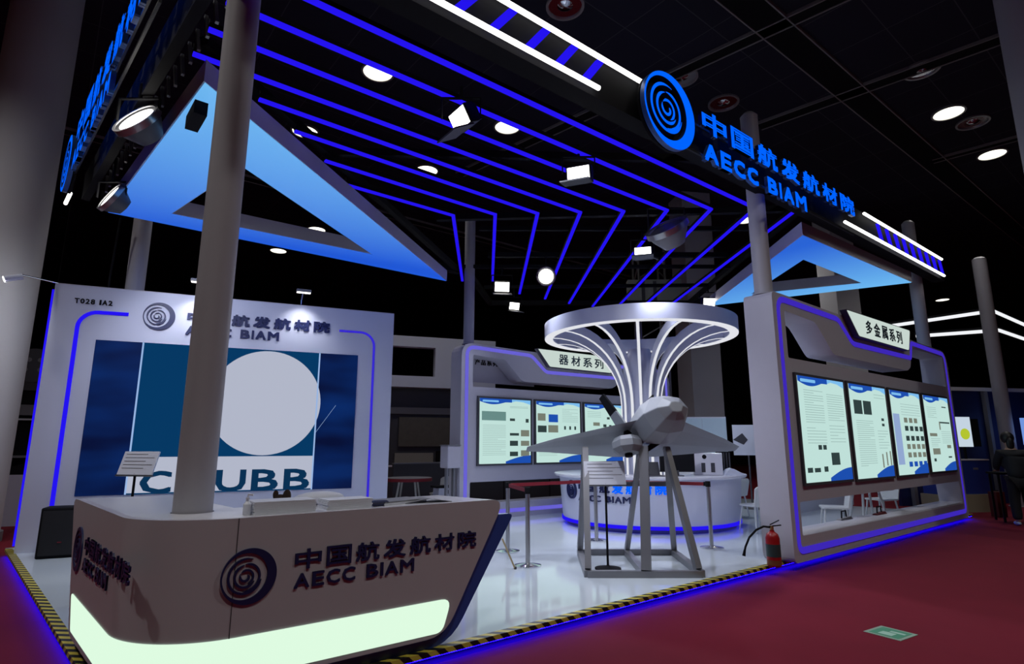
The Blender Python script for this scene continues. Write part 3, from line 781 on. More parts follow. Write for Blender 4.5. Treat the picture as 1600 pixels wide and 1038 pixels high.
poster('rightmost lit poster of the front display wall, nearest the aisle', RW0, RWA, 5.70, 1.09, 1.53, 1.47,
       [(.50, .54, .55, .66, O_), (.54, .95, .64, .66, D_), (.08, .36, .46, .50, O_), (.12, .40, .22, .30, O_), (.72, .88, .30, .345, O_), (.72, .86, .17, .19, D_), (.70, .88, .86, .875, D_), (.12, .2, .13, .17, D_)],
       [(.08, .45, .70, .86, 6), (.1, .46, .32, .44, 5), (.55, .95, .36, .54, 7)], g)
g = 'backlit posters on the rear display wall'
poster('leftmost lit poster of the rear wall, with a green skyline picture', BW0, BWA, .44, 1.21, 1.36, 1.36,
       [(.04, .50, .66, .80, mat('backlit_skyline', (.02, .02, .02), .5, 0, (.12, .24, .22), 1.0)), (.58, .68, .66, .70, D_), (.90, .96, .64, .70, D_), (.58, .76, .43, .47, D_), (.80, .97, .42, .52, O_), (.58, .74, .27, .35, D_), (.80, .97, .27, .35, O_), (.58, .74, .11, .18, D_), (.80, .97, .11, .20, O_)],
       [(.06, .5, .12, .60, 18), (.58, .95, .86, .9, 2)], g)
poster('second lit poster on the rear wall, partly behind the drone wing', BW0, BWA, 1.97, 1.21, 1.34, 1.36,
       [(.03, .20, .68, .80, O_), (.27, .48, .66, .79, B_), (.03, .22, .49, .60, D_), (.26, .48, .49, .61, O_), (.62, .66, .54, .60, D_), (.74, .78, .54, .60, D_), (.86, .90, .54, .60, D_), (.5, .58, .18, .24, O_), (.7, .74, .14, .24, O_)],
       [(.58, .95, .66, .90, 8), (.05, .45, .1, .24, 5)], g)
poster('third lit poster of the rear wall, with scattered specimens beside the ring trunk', BW0, BWA, 3.48, 1.21, 1.36, 1.36,
       [(.20, .36, .62, .68, O_), (.55, .62, .74, .78, D_), (.72, .78, .74, .77, D_), (.45, .53, .60, .65, D_), (.6, .66, .60, .64, D_), (.8, .95, .60, .63, D_), (.1, .3, .3, .45, O_), (.5, .7, .3, .42, D_)],
       [(.06, .4, .76, .88, 4), (.06, .9, .1, .26, 6)], g)
poster('rear wall poster mostly hidden behind the drone and ring trunk', BW0, BWA, 4.98, 1.21, 1.36, 1.36,
       [(.1, .3, .6, .75, D_), (.5, .8, .6, .75, O_)], [(.06, .9, .3, .55, 8)], g)

pole('round grey roof pole standing on the left end of the front display wall', *at(RW0, RWA, .2, -.21, 0)[:2], 3.72, .125)
pole('round grey roof pole standing on the right end of the front display wall', *at(RW0, RWA, 7.15, -.21, 0)[:2], 3.63, .125)
pole('round grey roof pole standing on the left end of the rear display wall', *at(BW0, BWA, .3, -.21, 0)[:2], 3.72, .115)
o = thing('waste_bin', 'small bluish box bin mounted at the left end of the rear display wall', 'bin', at(BW0, BWA, -.17, -.1, 1.14), BWA)
MB().box(-.15, .155, -.15, .15, 0, .44).build('box', PANEL, o, bevel=.02)
MB().box(-.155, .16, -.155, .155, .44, .46).build('lid', MGREY, o)
MB().box(-.1, -.06, -.04, .04, -1.04, 0).box(.06, .1, -.04, .04, -1.04, 0).build('leg', MGREY, o)

# ================================================================== ROUND COUNTER AND RING SCULPTURE
RC = (2.72, 12.0)
rc = thing('round_counter', 'round white reception counter with blue underglow under the ring sculpture', 'counter', (RC[0], RC[1], DECK))
MB().lathe([(1.0, .90), (1.0, .13), (1.70, .13), (1.76, .90)], n=72, close=True).build('body', WHITE, rc, smooth=True)
MB().lathe([(.9, .90), (1.84, .90), (1.86, .92), (1.86, .95), (.9, .95)], n=72, close=True).build('top', TOPW, rc, smooth=True)
MB().lathe([(1.62, 0), (1.62, .13), (1.1, .13), (1.1, 0)], n=64, close=True).build('plinth', MGREY, rc, smooth=True)
MB().lathe([(1.63, .07), (1.72, .07), (1.72, .128), (1.63, .128)], n=72, close=True).build('led_ring', BLUELED, rc, smooth=True)
cdir = math.atan2(-RC[1], -RC[0])                       # direction to the aisle corner
def on_drum(mb, ang, name, m):
    mb.xf(Matrix.Rotation(cdir + PI/2 + ang, 4, 'Z') @ Matrix.Translation((0, -1.752, 0))).build(name, m, rc)
def drum(ch, s, w, z0, z1, m): on_drum(glyph(MB(), ch, -w/2, w/2, z0, z1, -.014, .03, .02), s / 1.75, 'character', m)
for i, ch in enumerate(CN): drum(ch, -1.28 + .25*i, .2, .66, .82, SIGNBLUE if i > 2 else NAVY)
for ch, a, b in latin('AECC BIAM', -1.38, -.30): drum(ch, (a+b)/2, b-a, .50, .61, NAVY)
on_drum(emblem(0, .68, .17, -.012, .03), -1.62/1.75, 'emblem', NAVY)

tree = thing('ring_sculpture', 'white tree-like sculpture of curved lit ribs carrying a big ring', 'sculpture', (RC[0] - .06, RC[1], DECK))
MB().lathe([(.36, 0), (.36, 2.7), (.33, 3.1), (.22, 3.45), (.001, 3.5)], n=40).build('trunk', WHITE, tree, smooth=True)
MB().lathe([(1.78, 3.70), (1.97, 3.70), (1.97, 3.99), (1.78, 3.99)], n=96, close=True).build('ring', WHITE, tree, smooth=True)
MB().lathe([(1.80, 3.685), (1.965, 3.685), (1.965, 3.70), (1.80, 3.70)], n=96, close=True).build('ring_light', SOFTLED, tree, smooth=True)
def ribcurve(off):
    P = [(.37 + off, .9), (.37 + off, 2.3)]
    for k in range(1, 13):
        t = R(90) * k/12
        P.append((.37 + off + (1.44 - off) * (1 - math.cos(t)), 2.3 + (1.38 + off*.8) * math.sin(t)))
    return P
for k in range(14):
    a = cdir + 2*PI*k/14
    Mk = Matrix.Rotation(a, 4, 'Z')
    o_ = ribcurve(0.03); i_ = [(max(.30, p[0] - .0), p[1] + .0) for p in ribcurve(-.08)]
    i_ = [(p[0] - .05, p[1] + .16*min(1, max(0, (p[1]-2.2)))) for p in o_]
    MB().prism(o_ + i_[::-1], -.032, .032).xf(Mk).build('rib', WHITE, tree)
    e_ = [(p[0] + .012, p[1] - .006*(p[1] > 2.4)) for p in o_]
    MB().prism(e_ + o_[::-1], -.026, .026).xf(Mk).build('rib_light', SOFTLED, tree)

# things on the round counter
ZR_ = DECK + .95
def rcp(px, py): return (RC[0] + px, RC[1] + py, ZR_)
o = thing('monitor', 'dark flat monitor on the round counter behind the drone stand', 'monitor', rcp(.25, -1.30), 96)
MB().box(-.30, .30, 0, .03, .08, .46).build('screen', BLACK, o); MB().box(-.31, .31, .005, .035, .07, .47).build('bezel', DGREY, o)
MB().bar((0, .02, 0), (0, .02, .1), .05).box(-.1, .1, -.08, .1, 0, .012).build('foot', DGREY, o)
o = thing('display_model', 'white box-shaped model with two dark slots on the round counter', 'model', rcp(.92, -.95), 100)
MB().box(-.26, .26, 0, .24, 0, .40).build('box', TOPW, o, bevel=.01)
for x in (-.12, .05): MB().box(x, x + .07, -.004, 0, .05, .22).build('slot', DGREY, o)
MB().disc((-.06, -.003, .33), .04, (0, -1, 0), .003, 16).build('lens', BLACK, o)
o = thing('display_model', 'dark ribbed case standing right of the white box model', 'model', rcp(1.34, -.62), 100)
MB().box(-.12, .12, 0, .2, 0, .42).build('case', BLACK, o)
for k in range(5): MB().box(-.11 + .05*k, -.09 + .05*k, -.006, 0, .02, .4).build('rib', DGREY, o)
o = thing('folded_cloth', 'crumpled white cloth on the right edge of the round counter', 'cloth', rcp(1.40, -.90), 90)
MB().loft([[(-.2, -.12, 0), (.2, -.12, 0), (.22, .12, 0), (-.2, .12, 0)], [(-.14, -.1, .08), (.1, -.09, .05), (.12, .1, .06), (-.12, .1, .1)], [(-.06, -.05, .12), (.0, -.04, .11), (.0, .04, .11), (-.05, .05, .13)]]).build('cloth', PAPER, o, smooth=True)
o = thing('laptop', 'dark open laptop on the round counter under the drone wing', 'laptop', rcp(-.20, -1.35), 84)
MB().box(-.17, .17, -.12, .12, 0, .015).build('base', DGREY, o); MB().bar((0, .12, .015), (0, .2, .24), .34, .012, up=(0, -1, .3)).build('lid', DGREY, o)
o = thing('goods_tray', 'row of small beige specimens on a tray left on the round counter', 'tray', rcp(-.95, -1.25), 70)
MB().box(-.3, .3, -.1, .1, 0, .02).build('tray', TOPW, o)
for k in range(6): MB().box(-.26 + .09*k, -.20 + .09*k, -.05, .05, .02, .05 + .02*(k % 3)).build('specimen', mat('beige', (.42, .36, .25), .6), o)

# ================================================================== DRONE ON ITS STAND
dr = thing('display_stand', 'grey aluminium profile stand under the drone model', 'stand', (0, 0, DECK))
FLc, FRc, BLc, BRc = (.87, 7.10), (2.19, 7.10), (.94, 8.5), (2.24, 8.5)
ax_, ay = .98, 7.95
SB = .075
def sb(n, a, b, w=SB): return MB().bar(a, b, w, w, up=(0, 0, 1)).build(n, ALU, dr)
zb = SB/2
for a, b in ((FLc, FRc), (FRc, BRc), (BRc, BLc), (BLc, FLc)): sb('base_rail', (*a, zb), (*b, zb))
mF = ((FLc[0]+FRc[0])/2, FLc[1]); mB = ((BLc[0]+BRc[0])/2, BLc[1])
sb('base_rail', (*mF, zb), (*mB, zb))
TLp, TRp, TC = (.96, 7.75, 1.46), (2.02, 7.75, 1.46), (1.66, 7.45, 1.47)
sb('post', (FLc[0] + .02, FLc[1] + .08, SB), TLp); sb('post', (BLc[0], BLc[1] - .05, SB), TLp)
sb('post', (FRc[0] - .02, FRc[1] + .08, SB), TRp); sb('post', (BRc[0], BRc[1] - .05, SB), TRp)
sb('centre_post', (mF[0] + .02, mF[1], SB), TC, .11)
sb('post', (mB[0], mB[1] - .05, SB), (1.64, 7.6, 1.42), .06)
sb('cross_rail', (.95, 8.1, .98), (2.1, 8.1, .98), .06)
MB().bar((1.66, 7.45, 1.42), (1.46, 7.50, 1.57), .06).bar((1.66, 7.45, 1.42), (1.90, 7.42, 1.57), .06).build('bracket', BLACK, dr, label='black V-shaped bracket')
drone = thing('drone_model', 'grey swept-wing drone model on the aluminium stand', 'drone', (1.79, 7.72, 1.765))
fwd = Vector((.17, -.985, 0)).normalized()
pz = R(18); 
Yl = Vector((fwd.x*math.cos(pz), fwd.y*math.cos(pz), math.sin(pz)))
Xl = Vector((fwd.y, -fwd.x, 0)).normalized()
Zl = Xl.cross(Yl)
MD = Matrix((Xl, Yl, Zl)).transposed().to_4x4()
def hexring(y, w, zt, zb_, ch=.0):
    return [(w, y, ch), (w*.55, y, zt), (0, y, zt*1.12), (-w*.55, y, zt), (-w, y, ch), (-w*.62, y, zb_), (0, y, zb_*1.15), (w*.62, y, zb_)]
MB().loft([hexring(.90, .09, .06, -.06, .01), hexring(.80, .20, .15, -.12, .02), hexring(.58, .29, .24, -.19, .02), hexring(.25, .31, .27, -.22, .01), hexring(-.2, .27, .23, -.17, .0), hexring(-.55, .20, .16, -.10, 0), hexring(-.78, .12, .10, -.07, 0)]).xf(MD).build('fuselage', DRONE, drone, smooth=False, bevel=.01)
def foil(x, y0, y1, z, t, dz=0):
    c = y0 - y1
    return [(x, y0, z), (x, y0 - c*.25, z + t), (x, y0 - c*.6, z - dz*.55 + t*.8), (x, y1, z - dz), (x, y0 - c*.6, z - dz*.55 - t*.35), (x, y0 - c*.25, z - t*.5)]
for sx in (1, -1):
    MB().loft([foil(sx*.14, .55, -.64, .03, .07, .17), foil(sx*.32, .36, -.64, .02, .055, .16), foil(sx*1.2, -.24, -.62, -.01, .025, .07), foil(sx*1.53, -.46, -.60, -.05, .012, .02)]).xf(MD).build('wing', DRONE, drone)
    fr = []
    for (u_, z_, y0, y1) in ((.10, .06, -.25, -.58), (.37, .72, -.46, -.64)):
        fr.append([(sx*u_ + .012, y0, z_), (sx*u_ - .012, y0, z_), (sx*u_ - .012, y1, z_), (sx*u_ + .012, y1, z_)])
    MB().loft(fr).xf(MD).build('tail_fin', DRONE, drone)
    MB().loft([[(sx*u_ + .014, y0, z_), (sx*u_ - .014, y0, z_), (sx*u_ - .014, y1, z_), (sx*u_ + .014, y1, z_)] for (u_, z_, y0, y1) in ((.255, .44, -.37, -.615), (.373, .725, -.46, -.645))]).xf(MD).build('fin_tip', BLACK, drone)
MB().lathe([(.001, .1), (.16, .1), (.20, .04), (.20, -.04), (.13, -.1), (.001, -.1)], n=8).xf(Matrix.Translation((.36, .10, -.22))).xf(MD).build('payload_pod', DRONE, drone)
MB().bar((.36, .10, -.15), (.32, .08, -.03), .07).xf(MD).build('pod_pylon', DARK, drone)
MB().tube([(.36, .10, -.32), (.36, .10, -.36)], .05, 10).xf(MD).build('pod_lens', BLACK, drone)

# information stands
def info_stand(label, x, y, h, azi, w, ph, lines=5, base=True):
    o = thing('information_stand', label, 'information stand', (x, y, DECK), azi, 'information stands')
    MB().tube([(0, 0, .02), (0, 0, h)], .014, 10).build('pole', BLACK, o)
    MB().lathe([(.16, 0), (.16, .015), (.03, .035), (.014, .05)], n=28).build('foot', BLACK, o, smooth=True)
    Mt = Matrix.Translation((0, 0, h)) @ Matrix.Rotation(R(-17), 4, 'X')
    MB().box(-w/2, w/2, -.012, .006, -.02, ph).xf(Mt).build('board', PAPER, o)
    mb = MB()
    for k in range(lines): mb.box(-w*.42, w*(.42 if k % 2 else .2), -.0145, -.012, ph*(.88 - .16*k) - .006, ph*(.88 - .16*k))
    mb.xf(Mt).build('text_lines', MGREY, o)['kind'] = 'stuff'
    MB().box(-w/2 - .01, w/2 + .01, -.02, .01, -.035, -.02).xf(Mt).build('ledge', DGREY, o)
info_stand('information stand with a tilted text board in front of the drone stand', 1.18, 7.56, 1.02, 88, .52, .28)
info_stand('information stand with a tilted text board behind the front counter, before the video screen', -4.42, 7.0, 1.17, 104, .50, .26)

# barrier posts and belts
def stanchion(label, x, y):
    o = thing('barrier_post', label, 'barrier post', (x, y, DECK), group='chrome barrier posts')
    MB().lathe([(.17, 0), (.17, .015), (.05, .035), (.03, .045)], n=32).build('base', CHROME, o, smooth=True)
    MB().tube([(0, 0, .03), (0, 0, .88)], .03, 18).build('post', STEEL, o, smooth=True)
    MB().tube([(0, 0, .88), (0, 0, .96)], .038, 18).build('belt_head', BLACK, o, smooth=True)
ST = [(.20, 7.73), (-.06, 8.75), (1.35, 9.72), (2.95, 9.02)]
for p, l in zip(ST, ('chrome barrier post left of the drone, nearest the front counter', 'chrome barrier post half hidden behind the right end of the front counter', 'chrome barrier post behind the drone stand, before the round counter', 'chrome barrier post right of the drone before the round counter')): stanchion(l, *p)
def belt(label, a, b):
    o = thing('barrier_belt', label, 'barrier belt', (a[0], a[1], DECK + .92))
    d = Vector((b[0]-a[0], b[1]-a[1], 0)); u = d.normalized()*.04
    MB().bar(u, d - u, .006, .05).build('webbing', RED, o)
    MB().bar(d - u*1.6, d - u*.9, .02, .06).build('end_clip', BLACK, o)
belt('short red belt on the left pair of barrier posts', ST[0], ST[1])
belt('red belt from behind the counter end to the post behind the drone stand', ST[1], ST[2])
belt('red belt from behind the drone stand to the right barrier post', ST[2], ST[3])
o = thing('wooden_easel_leg', 'tan wooden stick leaning by the barrier post next to the counter end', 'stick', (.02, 7.55, DECK))
MB().bar((0.02, 0, .0), (-.14, -.02, .36), .03, .02).build('stick', mat('tan_wood', (.42, .33, .18), .6), o)
MB().lathe([(.016, 0), (.02, .01), (.016, .03)], (.02, 0, 0), 10).build('rubber_tip', DGREY, o)

# fire extinguisher
ex = thing('fire_extinguisher', 'red fire extinguisher with black hose at the front display wall corner', 'fire extinguisher', (3.30, 7.72, DECK))
MB().lathe([(.075, 0), (.085, .01), (.085, .34), (.07, .39), (.03, .42), (.028, .44)], n=32).build('cylinder', EXRED, ex, smooth=True)
MB().lathe([(.0865, .12), (.0865, .27)], n=32).build('label_band', mat('dark_label', (.03, .06, .06), .5), ex, smooth=True)
MB().lathe([(.0868, .02), (.0868, .08)], n=32).build('lower_band', mat('orange_label', (.22, .07, .02), .5), ex, smooth=True)
MB().lathe([(.022, .44), (.026, .45), (.022, .49)], n=14).build('valve', mat('brass', (.5, .35, .15), .35, .8), ex, smooth=True)
MB().bar((-.03, 0, .48), (.11, -.03, .50), .025, .012).bar((-.02, 0, .50), (.09, -.03, .56), .025, .01).build('handle', BLACK, ex)
MB().tube([(-.02, 0, .47), (-.1, .0, .48), (-.2, -.01, .44), (-.3, -.02, .35), (-.36, -.03, .24), (-.38, -.03, .17)], .013, 10).build('hose', BLACK, ex, smooth=True)
MB().tube([(-.372, -.03, .2), (-.39, -.03, .13)], [.014, .02], 10).build('nozzle', BLACK, ex, smooth=True)

# floor sticker
o = thing('floor_sticker', 'square green floor sticker lying on the red carpet at the right', 'sticker', (3.27, 5.42, 0), 58)
MB().box(-.15, .15, -.15, .15, 0.0, .004).build('sheet', mat('sticker_pale', (.25, .36, .26), .5), o)
MB().box(-.12, .12, -.12, .12, .004, .005).build('green_field', mat('sticker_green', (.05, .25, .13), .5), o)
MB().box(-.09, .0, -.05, .06, .005, .006).box(.02, .06, -.1, .02, .005, .006).build('pale_mark', mat('sticker_mark', (.35, .55, .42), .5), o)

# ================================================================== FLOODLIGHTS ON THE FRAME
def flood(label, x, y, z, aim, power, kind='box', target=None, tilt=0.0, sc=1.0):
    o = thing('floodlight', label, 'floodlight', (x, y, z), 90, 'floodlights hung from the overhead frame')
    o.scale = (sc, sc, sc)
    d = Vector(aim).normalized()
    q_ = d.to_track_quat('-Y', 'Z').to_matrix().to_4x4()
    if kind == 'box':
        hs = MB().box(-.15, .15, -.02, .10, -.10, .10).xf(q_).build('housing', DARK, o, bevel=.012)
        MB().box(-.13, .13, -.026, -.02, -.085, .085).xf(q_).build('lens', LENS, hs)
        mb = MB()
        for k in range(7): mb.box(-.13 + .04*k, -.115 + .04*k, .10, .14, -.085, .085)
        mb.xf(q_).build('cooling_fins', DARK, hs)
        MB().box(-.17, .17, -.26, -.02, -.125, -.11).xf(q_).build('visor', DGREY, hs)
    else:
        hs = MB().lathe([(.0, .22), (.11, .20), (.19, .07), (.21, -.02), (.20, -.02), (.17, .06), (.0, .09)], n=36).xf(q_ @ Matrix.Rotation(R(-90), 4, 'X')).build('bowl', MGREY if not power else DGREY, o, smooth=True)
        MB().disc((0, -.012, 0), .17, (0, -1, 0), .02, 32).xf(q_).build('lens', LENS if power else DGREY, hs)
        MB().lathe([(.20, -.03), (.225, -.03), (.225, .03), (.20, .03)], n=36, close=True).xf(q_ @ Matrix.Rotation(R(90), 4, 'X')).build('rim', STEEL, hs, smooth=True)
    MB().bar((-.19, 0, .0), (-.19, 0, .22), .012, .03).bar((.19, 0, 0), (.19, 0, .22), .012, .03).bar((-.19, 0, .22), (.19, 0, .22), .03, .012).build('yoke', BLACK, o)
    MB().tube([(0, 0, .22), (0, 0, (5.43 - z)/sc)], .018, 8).build('hanging_stem', BLACK, o)
    if power:
        t = Vector(target) if target else Vector((x, y, z)) + d*5
        l = lamp('flood_beam', 'SPOT', Vector((x, y, z)) + (t - Vector((x, y, z))).normalized()*.36*sc, power, (.80, .84, 1.0), t, .15, 110, .8)
        l.parent = o; l.matrix_parent_inverse = Matrix.Identity(4); l.location = (l.location - Vector((x, y, z)))/sc
    return o
flood('floodlight with bright lens near the left roof edge, upper left', -4.0, 5.65, 5.0, (-.25, -.75, .45), 120, 'round', (-4.6, 9.2, 1.6), sc=1.15)
flood('floodlight in front of the lower left corner of the left triangle', -5.38, 7.30, 4.86, (-.5, -.7, .4), 100, 'round', (-4.5, 9.6, 1.5))
flood('angular white floodlight above centre, breaking two blue lines', -.55, 5.70, 5.05, (-.75, -.55, -.55), 260, 'box', (3.2, 8.2, 1.3), sc=1.1)
flood('floodlight on the blue lines right of centre, above the ring sculpture', .86, 6.95, 5.02, (-.35, -.9, -.2), 230, 'box', (1.2, 8.2, .1), sc=1.1)
flood('large round floodlight head seen from behind below the sixth blue line', 2.48, 8.80, 5.0, (-.45, -.40, .75), 0, 'round', sc=1.55)
flood('floodlight just below the large round floodlight head', 2.36, 10.0, 5.0, (-.25, -.9, .0), 240, 'box', (3.6, 9.2, .1), sc=1.1)
flood('brilliant floodlight at the far left end of the blue lines', -.22, 12.3, 5.0, (.1, -.95, -.35), 190, 'box', (-.2, 9.0, .1), sc=1.2)
flood('round brilliant floodlight between the third and fourth blue lines', .7, 11.5, 5.0, (-.15, -.95, -.25), 200, 'round', (.2, 9.0, .1), sc=.9)
flood('small tilted floodlight below the brilliant pair at the rear', .05, 13.97, 4.97, (.4, -.85, -.3), 60, 'box', (.8, 12.2, 2.0))
flood('floodlight beside the left end of the right triangle', 4.78, 13.7, 5.0, (.1, -.95, -.3), 190, 'box', (5.2, 12.6, .3), sc=1.1)
o = thing('junction_box', 'small black control box clipped to the edge of the left triangle', 'box', (-3.20, 5.36, 4.80), 140)
MB().box(-.20, .20, -.06, .06, 0, .14).build('case', BLACK, o); MB().tube([(0, 0, .14), (0, 0, .22)], .02, 8).build('clamp', DARK, o)

# ================================================================== SEATING BEHIND THE DISPLAY WALL
CHW = mat('chair_white', (.62, .64, .62), .4)
def chair_proto(label, x, y, azi):
    o = thing('chair', label, 'chair', (x, y, DECK), azi, 'white shell chairs')
    MB().slab(rrect(-.22, .22, -.21, .21, .06), .43, .46).build('seat', CHW, o, bevel=.008)
    rings = []
    for k in range(9):
        a = -1.0 + 2.0*k/8; x_ = .25*math.sin(a); y_ = .20 + .06*math.cos(a) - .05
        rings.append([(x_, y_, .44), (x_, y_ + .025, .44), (x_*1.08, y_ + .085, .80 - .06*abs(a)**3), (x_*1.08, y_ + .06, .80 - .06*abs(a)**3)])
    MB().loft(rings).build('backrest', CHW, o, smooth=True)
    for sx in (-1, 1):
        for sy in (-1, 1): MB().tube([(sx*.17, sy*.16, .43), (sx*.22, sy*.21, 0)], [.018, .012], 8).build('leg', CHW, o)
    return o
c0 = chair_proto('white chair right of the round counter, partly behind the wall end', 4.35, 10.75, 250)
def chair(label, x, y, azi):
    o = copy_tree(c0); o.matrix_basis = Matrix.Translation((x, y, DECK)) @ Matrix.Rotation(R(90 - azi), 4, 'Z'); o['label'] = label; return o
chair('white chair farther back right of the round counter', 4.75, 12.9, 230)
chair('white chair seen through the low opening of the front wall, left end', 5.55, 10.4, 200)
chair('white chair seen through the low opening of the front wall, middle', 7.3, 11.9, 160)
chair('white chair standing behind the screen wall gap, right of the red-edged table', -1.55, 13.3, 120)
def table(label, x, y, r, h, m, edge=None, z=DECK):
    o = thing('table', label, 'table', (x, y, z))
    MB().lathe([(r, h - .03), (r, h), (.001, h)], n=40).build('top', m, o, smooth=True)
    if edge: MB().lathe([(r + .004, h - .07), (r + .008, h - .07), (r + .008, h - .005), (r + .004, h - .005)], n=40, close=True).build('edge_band', edge, o, smooth=True)
    for k in range(4):
        a = PI/4 + k*PI/2
        MB().tube([(r*.45*math.cos(a), r*.45*math.sin(a), h - .03), (r*.75*math.cos(a), r*.75*math.sin(a), 0)], .022, 8).build('leg', CHW, o)
    return o
table('round white table seen through the low opening of the front wall', 6.6, 11.2, .45, .72, TOPW)
table('round table with a red edge in the gap right of the screen wall', -2.25, 13.0, .5, .80, MGREY, RED)
bagm = mat('grey_fabric', (.32, .31, .30), .9, noise=.3, nscale=40)
for lab, x, y, m in (('grey woven bag on the floor behind the low opening of the front wall', 5.35, 9.75, bagm), ('dark red bag behind the low opening of the front wall', 6.35, 10.45, mat('dark_red_fabric', (.12, .01, .012), .8))):
    o = thing('tote_bag', lab, 'bag', (x, y, DECK), 50)
    MB().loft([[(-.26, -.1, 0), (.26, -.1, 0), (.26, .1, 0), (-.26, .1, 0)], [(-.28, -.12, .2), (.28, -.12, .2), (.28, .12, .2), (-.28, .12, .2)], [(-.2, -.03, .34), (.2, -.03, .36), (.2, .03, .36), (-.2, .03, .34)]]).build('bag', m, o, smooth=True)
    MB().tube([(-.1, 0, .33), (-.08, 0, .45), (.08, 0, .45), (.1, 0, .34)], .012, 8).build('handle', BLACK, o)
o = thing('back_partition', 'low white partition behind the seats of the front display wall', 'partition', at(RW0, RWA, 1.2, -2.6, DECK), RWA)
MB().box(3.6, 7.5, 0, .06, 0, 1.0).build('panel', WHITE, o); MB().box(3.6, 7.5, -.01, .07, 1.0, 1.03).build('cap_rail', MGREY, o)
o = thing('stage_lamp', 'slim white floor lamp on a stem at the right side of the round counter', 'lamp', (4.55, 10.9, DECK))
MB().lathe([(.08, 0), (.08, .01), (.012, .02)], n=16).tube([(0, 0, .01), (0, 0, .5)], .01, 8).build('stem', CHROME, o)
MB().sphere((0, 0, .54), .05).build('head', TOPW, o, smooth=True)
o = thing('tall_cabinet', 'pale blue-white two-door cabinet behind the round counter, right of the ring trunk', 'cabinet', (4.85, 15.0, DECK), 96)
MB().box(-.60, .60, 0, .5, 0, 2.20).build('body', TOPW, o)
for x, h_ in ((-.595, -.06), (.005, .04)):
    dd = MB().box(x, x + .59, -.02, 0, .05, 2.17).build('door', mat('pale_door', (.55, .68, .74), .3), o)
    MB().box(h_, h_ + .02, -.04, -.02, 1.0, 1.2).build('handle', CHROME, dd)
o = thing('poster_board', 'white poster board with dark graphics beside the pale cabinet', 'poster board', (5.75, 14.4, DECK), 100)
MB().box(-.34, .34, 0, .03, 1.25, 1.98).build('board', PAPER, o)
MB().prism([(-.34, 1.62), (-.12, 1.78), (0, 1.62), (-.1, 1.5)], -.004, 0).build('graphic', DGREY, o); MB().prism([(.15, 1.55), (.34, 1.72), (.34, 1.42), (.2, 1.4)], -.004, 0).build('graphic', BLACK, o)
MB().tube([(0, .02, 0), (0, .02, 1.3)], .02, 8).lathe([(.2, 0), (.2, .02), (.02, .04)], n=20).build('stand', DGREY, o)

# ================================================================== NEIGHBOURING STANDS
# right of the cabinet: framed lit panel
o = thing('lit_panel_stand', 'tall framed lit panel with pale green picture beside the right roof pole', 'display', (6.1, 13.6, DECK), 84)
MB().prism([[(-.32, .6), (.34, .6), (.34, 2.22), (-.32, 2.22)], [(-.26, .66), (-.26, 2.16), (.30, 2.16), (.30, .66)]], 0, .08).build('frame', MGREY, o)
MB().box(-.26, .30, .02, .05, .66, 2.16).build('back_panel', BLACK, o)
MB().box(-.17, .25, .01, .02, 1.12, 2.0).build('lit_picture', SHEET, o); MB().box(-.17, .25, .005, .01, 1.12, 1.3).build('green_strip', glow('lit_green', (.45, .6, .25), 1), o)
MB().box(-.32, .34, .0, .3, 0.0, .6).build('base_cabinet', NAVYEDGE, o)
# white booth seen between screen wall and rear wall
nb = thing('neighbour_booth', 'white framed neighbouring booth seen through the gap beside the screen wall', 'booth', (-4.3, 17.5, 0), 70)
MB().prism([[(-3, 3.35), (4.0, 3.35), (4.0, 4.95), (-3, 4.95)], [(-1.5, 3.7), (-1.5, 4.62), (2.0, 4.62), (2.0, 3.7)]], 0, .3).build('fascia', WHITE, nb)
MB().box(3.2, 4.0, 0, .3, 0, 3.35).build('side_panel', MGREY, nb)
MB().box(-3, 3.2, .5, .6, 0, 3.4).build('rear_wall', DGREY, nb)
MB().box(-2, 3.2, .40, .5, 2.55, 2.75).build('shelf_rail', MGREY, nb)
MB().box(1.0, 2.7, .42, .5, 1.55, 2.45).build('projection_sheet', mat('taupe_sheet', (.12, .11, .095), .8, noise=.2), nb)
MB().box(.9, 2.1, .42, .5, .35, 1.35).build('pale_panel', mat('pale_beige_panel', (.30, .29, .25), .7), nb)
MB().box(2.2, 2.7, .3, .5, 0, 1.4).build('dark_shelf', BLACK, nb)
MB().box(-2, 3.2, .05, .12, .95, 1.0).build('rail', TOPW, nb)
o = thing('white_box', 'small white plinth in the gap at the left foot of the rear display wall', 'plinth', (-1.35, 12.45, DECK), 60)
MB().prism([(-.22, 0), (.22, 0), (.18, .62), (-.18, .62)], 0, .3).build('body', WHITE, o); MB().box(-.24, .24, -.02, .32, .62, .66).build('top', BLACK, o); MB().box(-.05, .05, -.006, 0, .5, .58).build('lock_plate', DGREY, o)

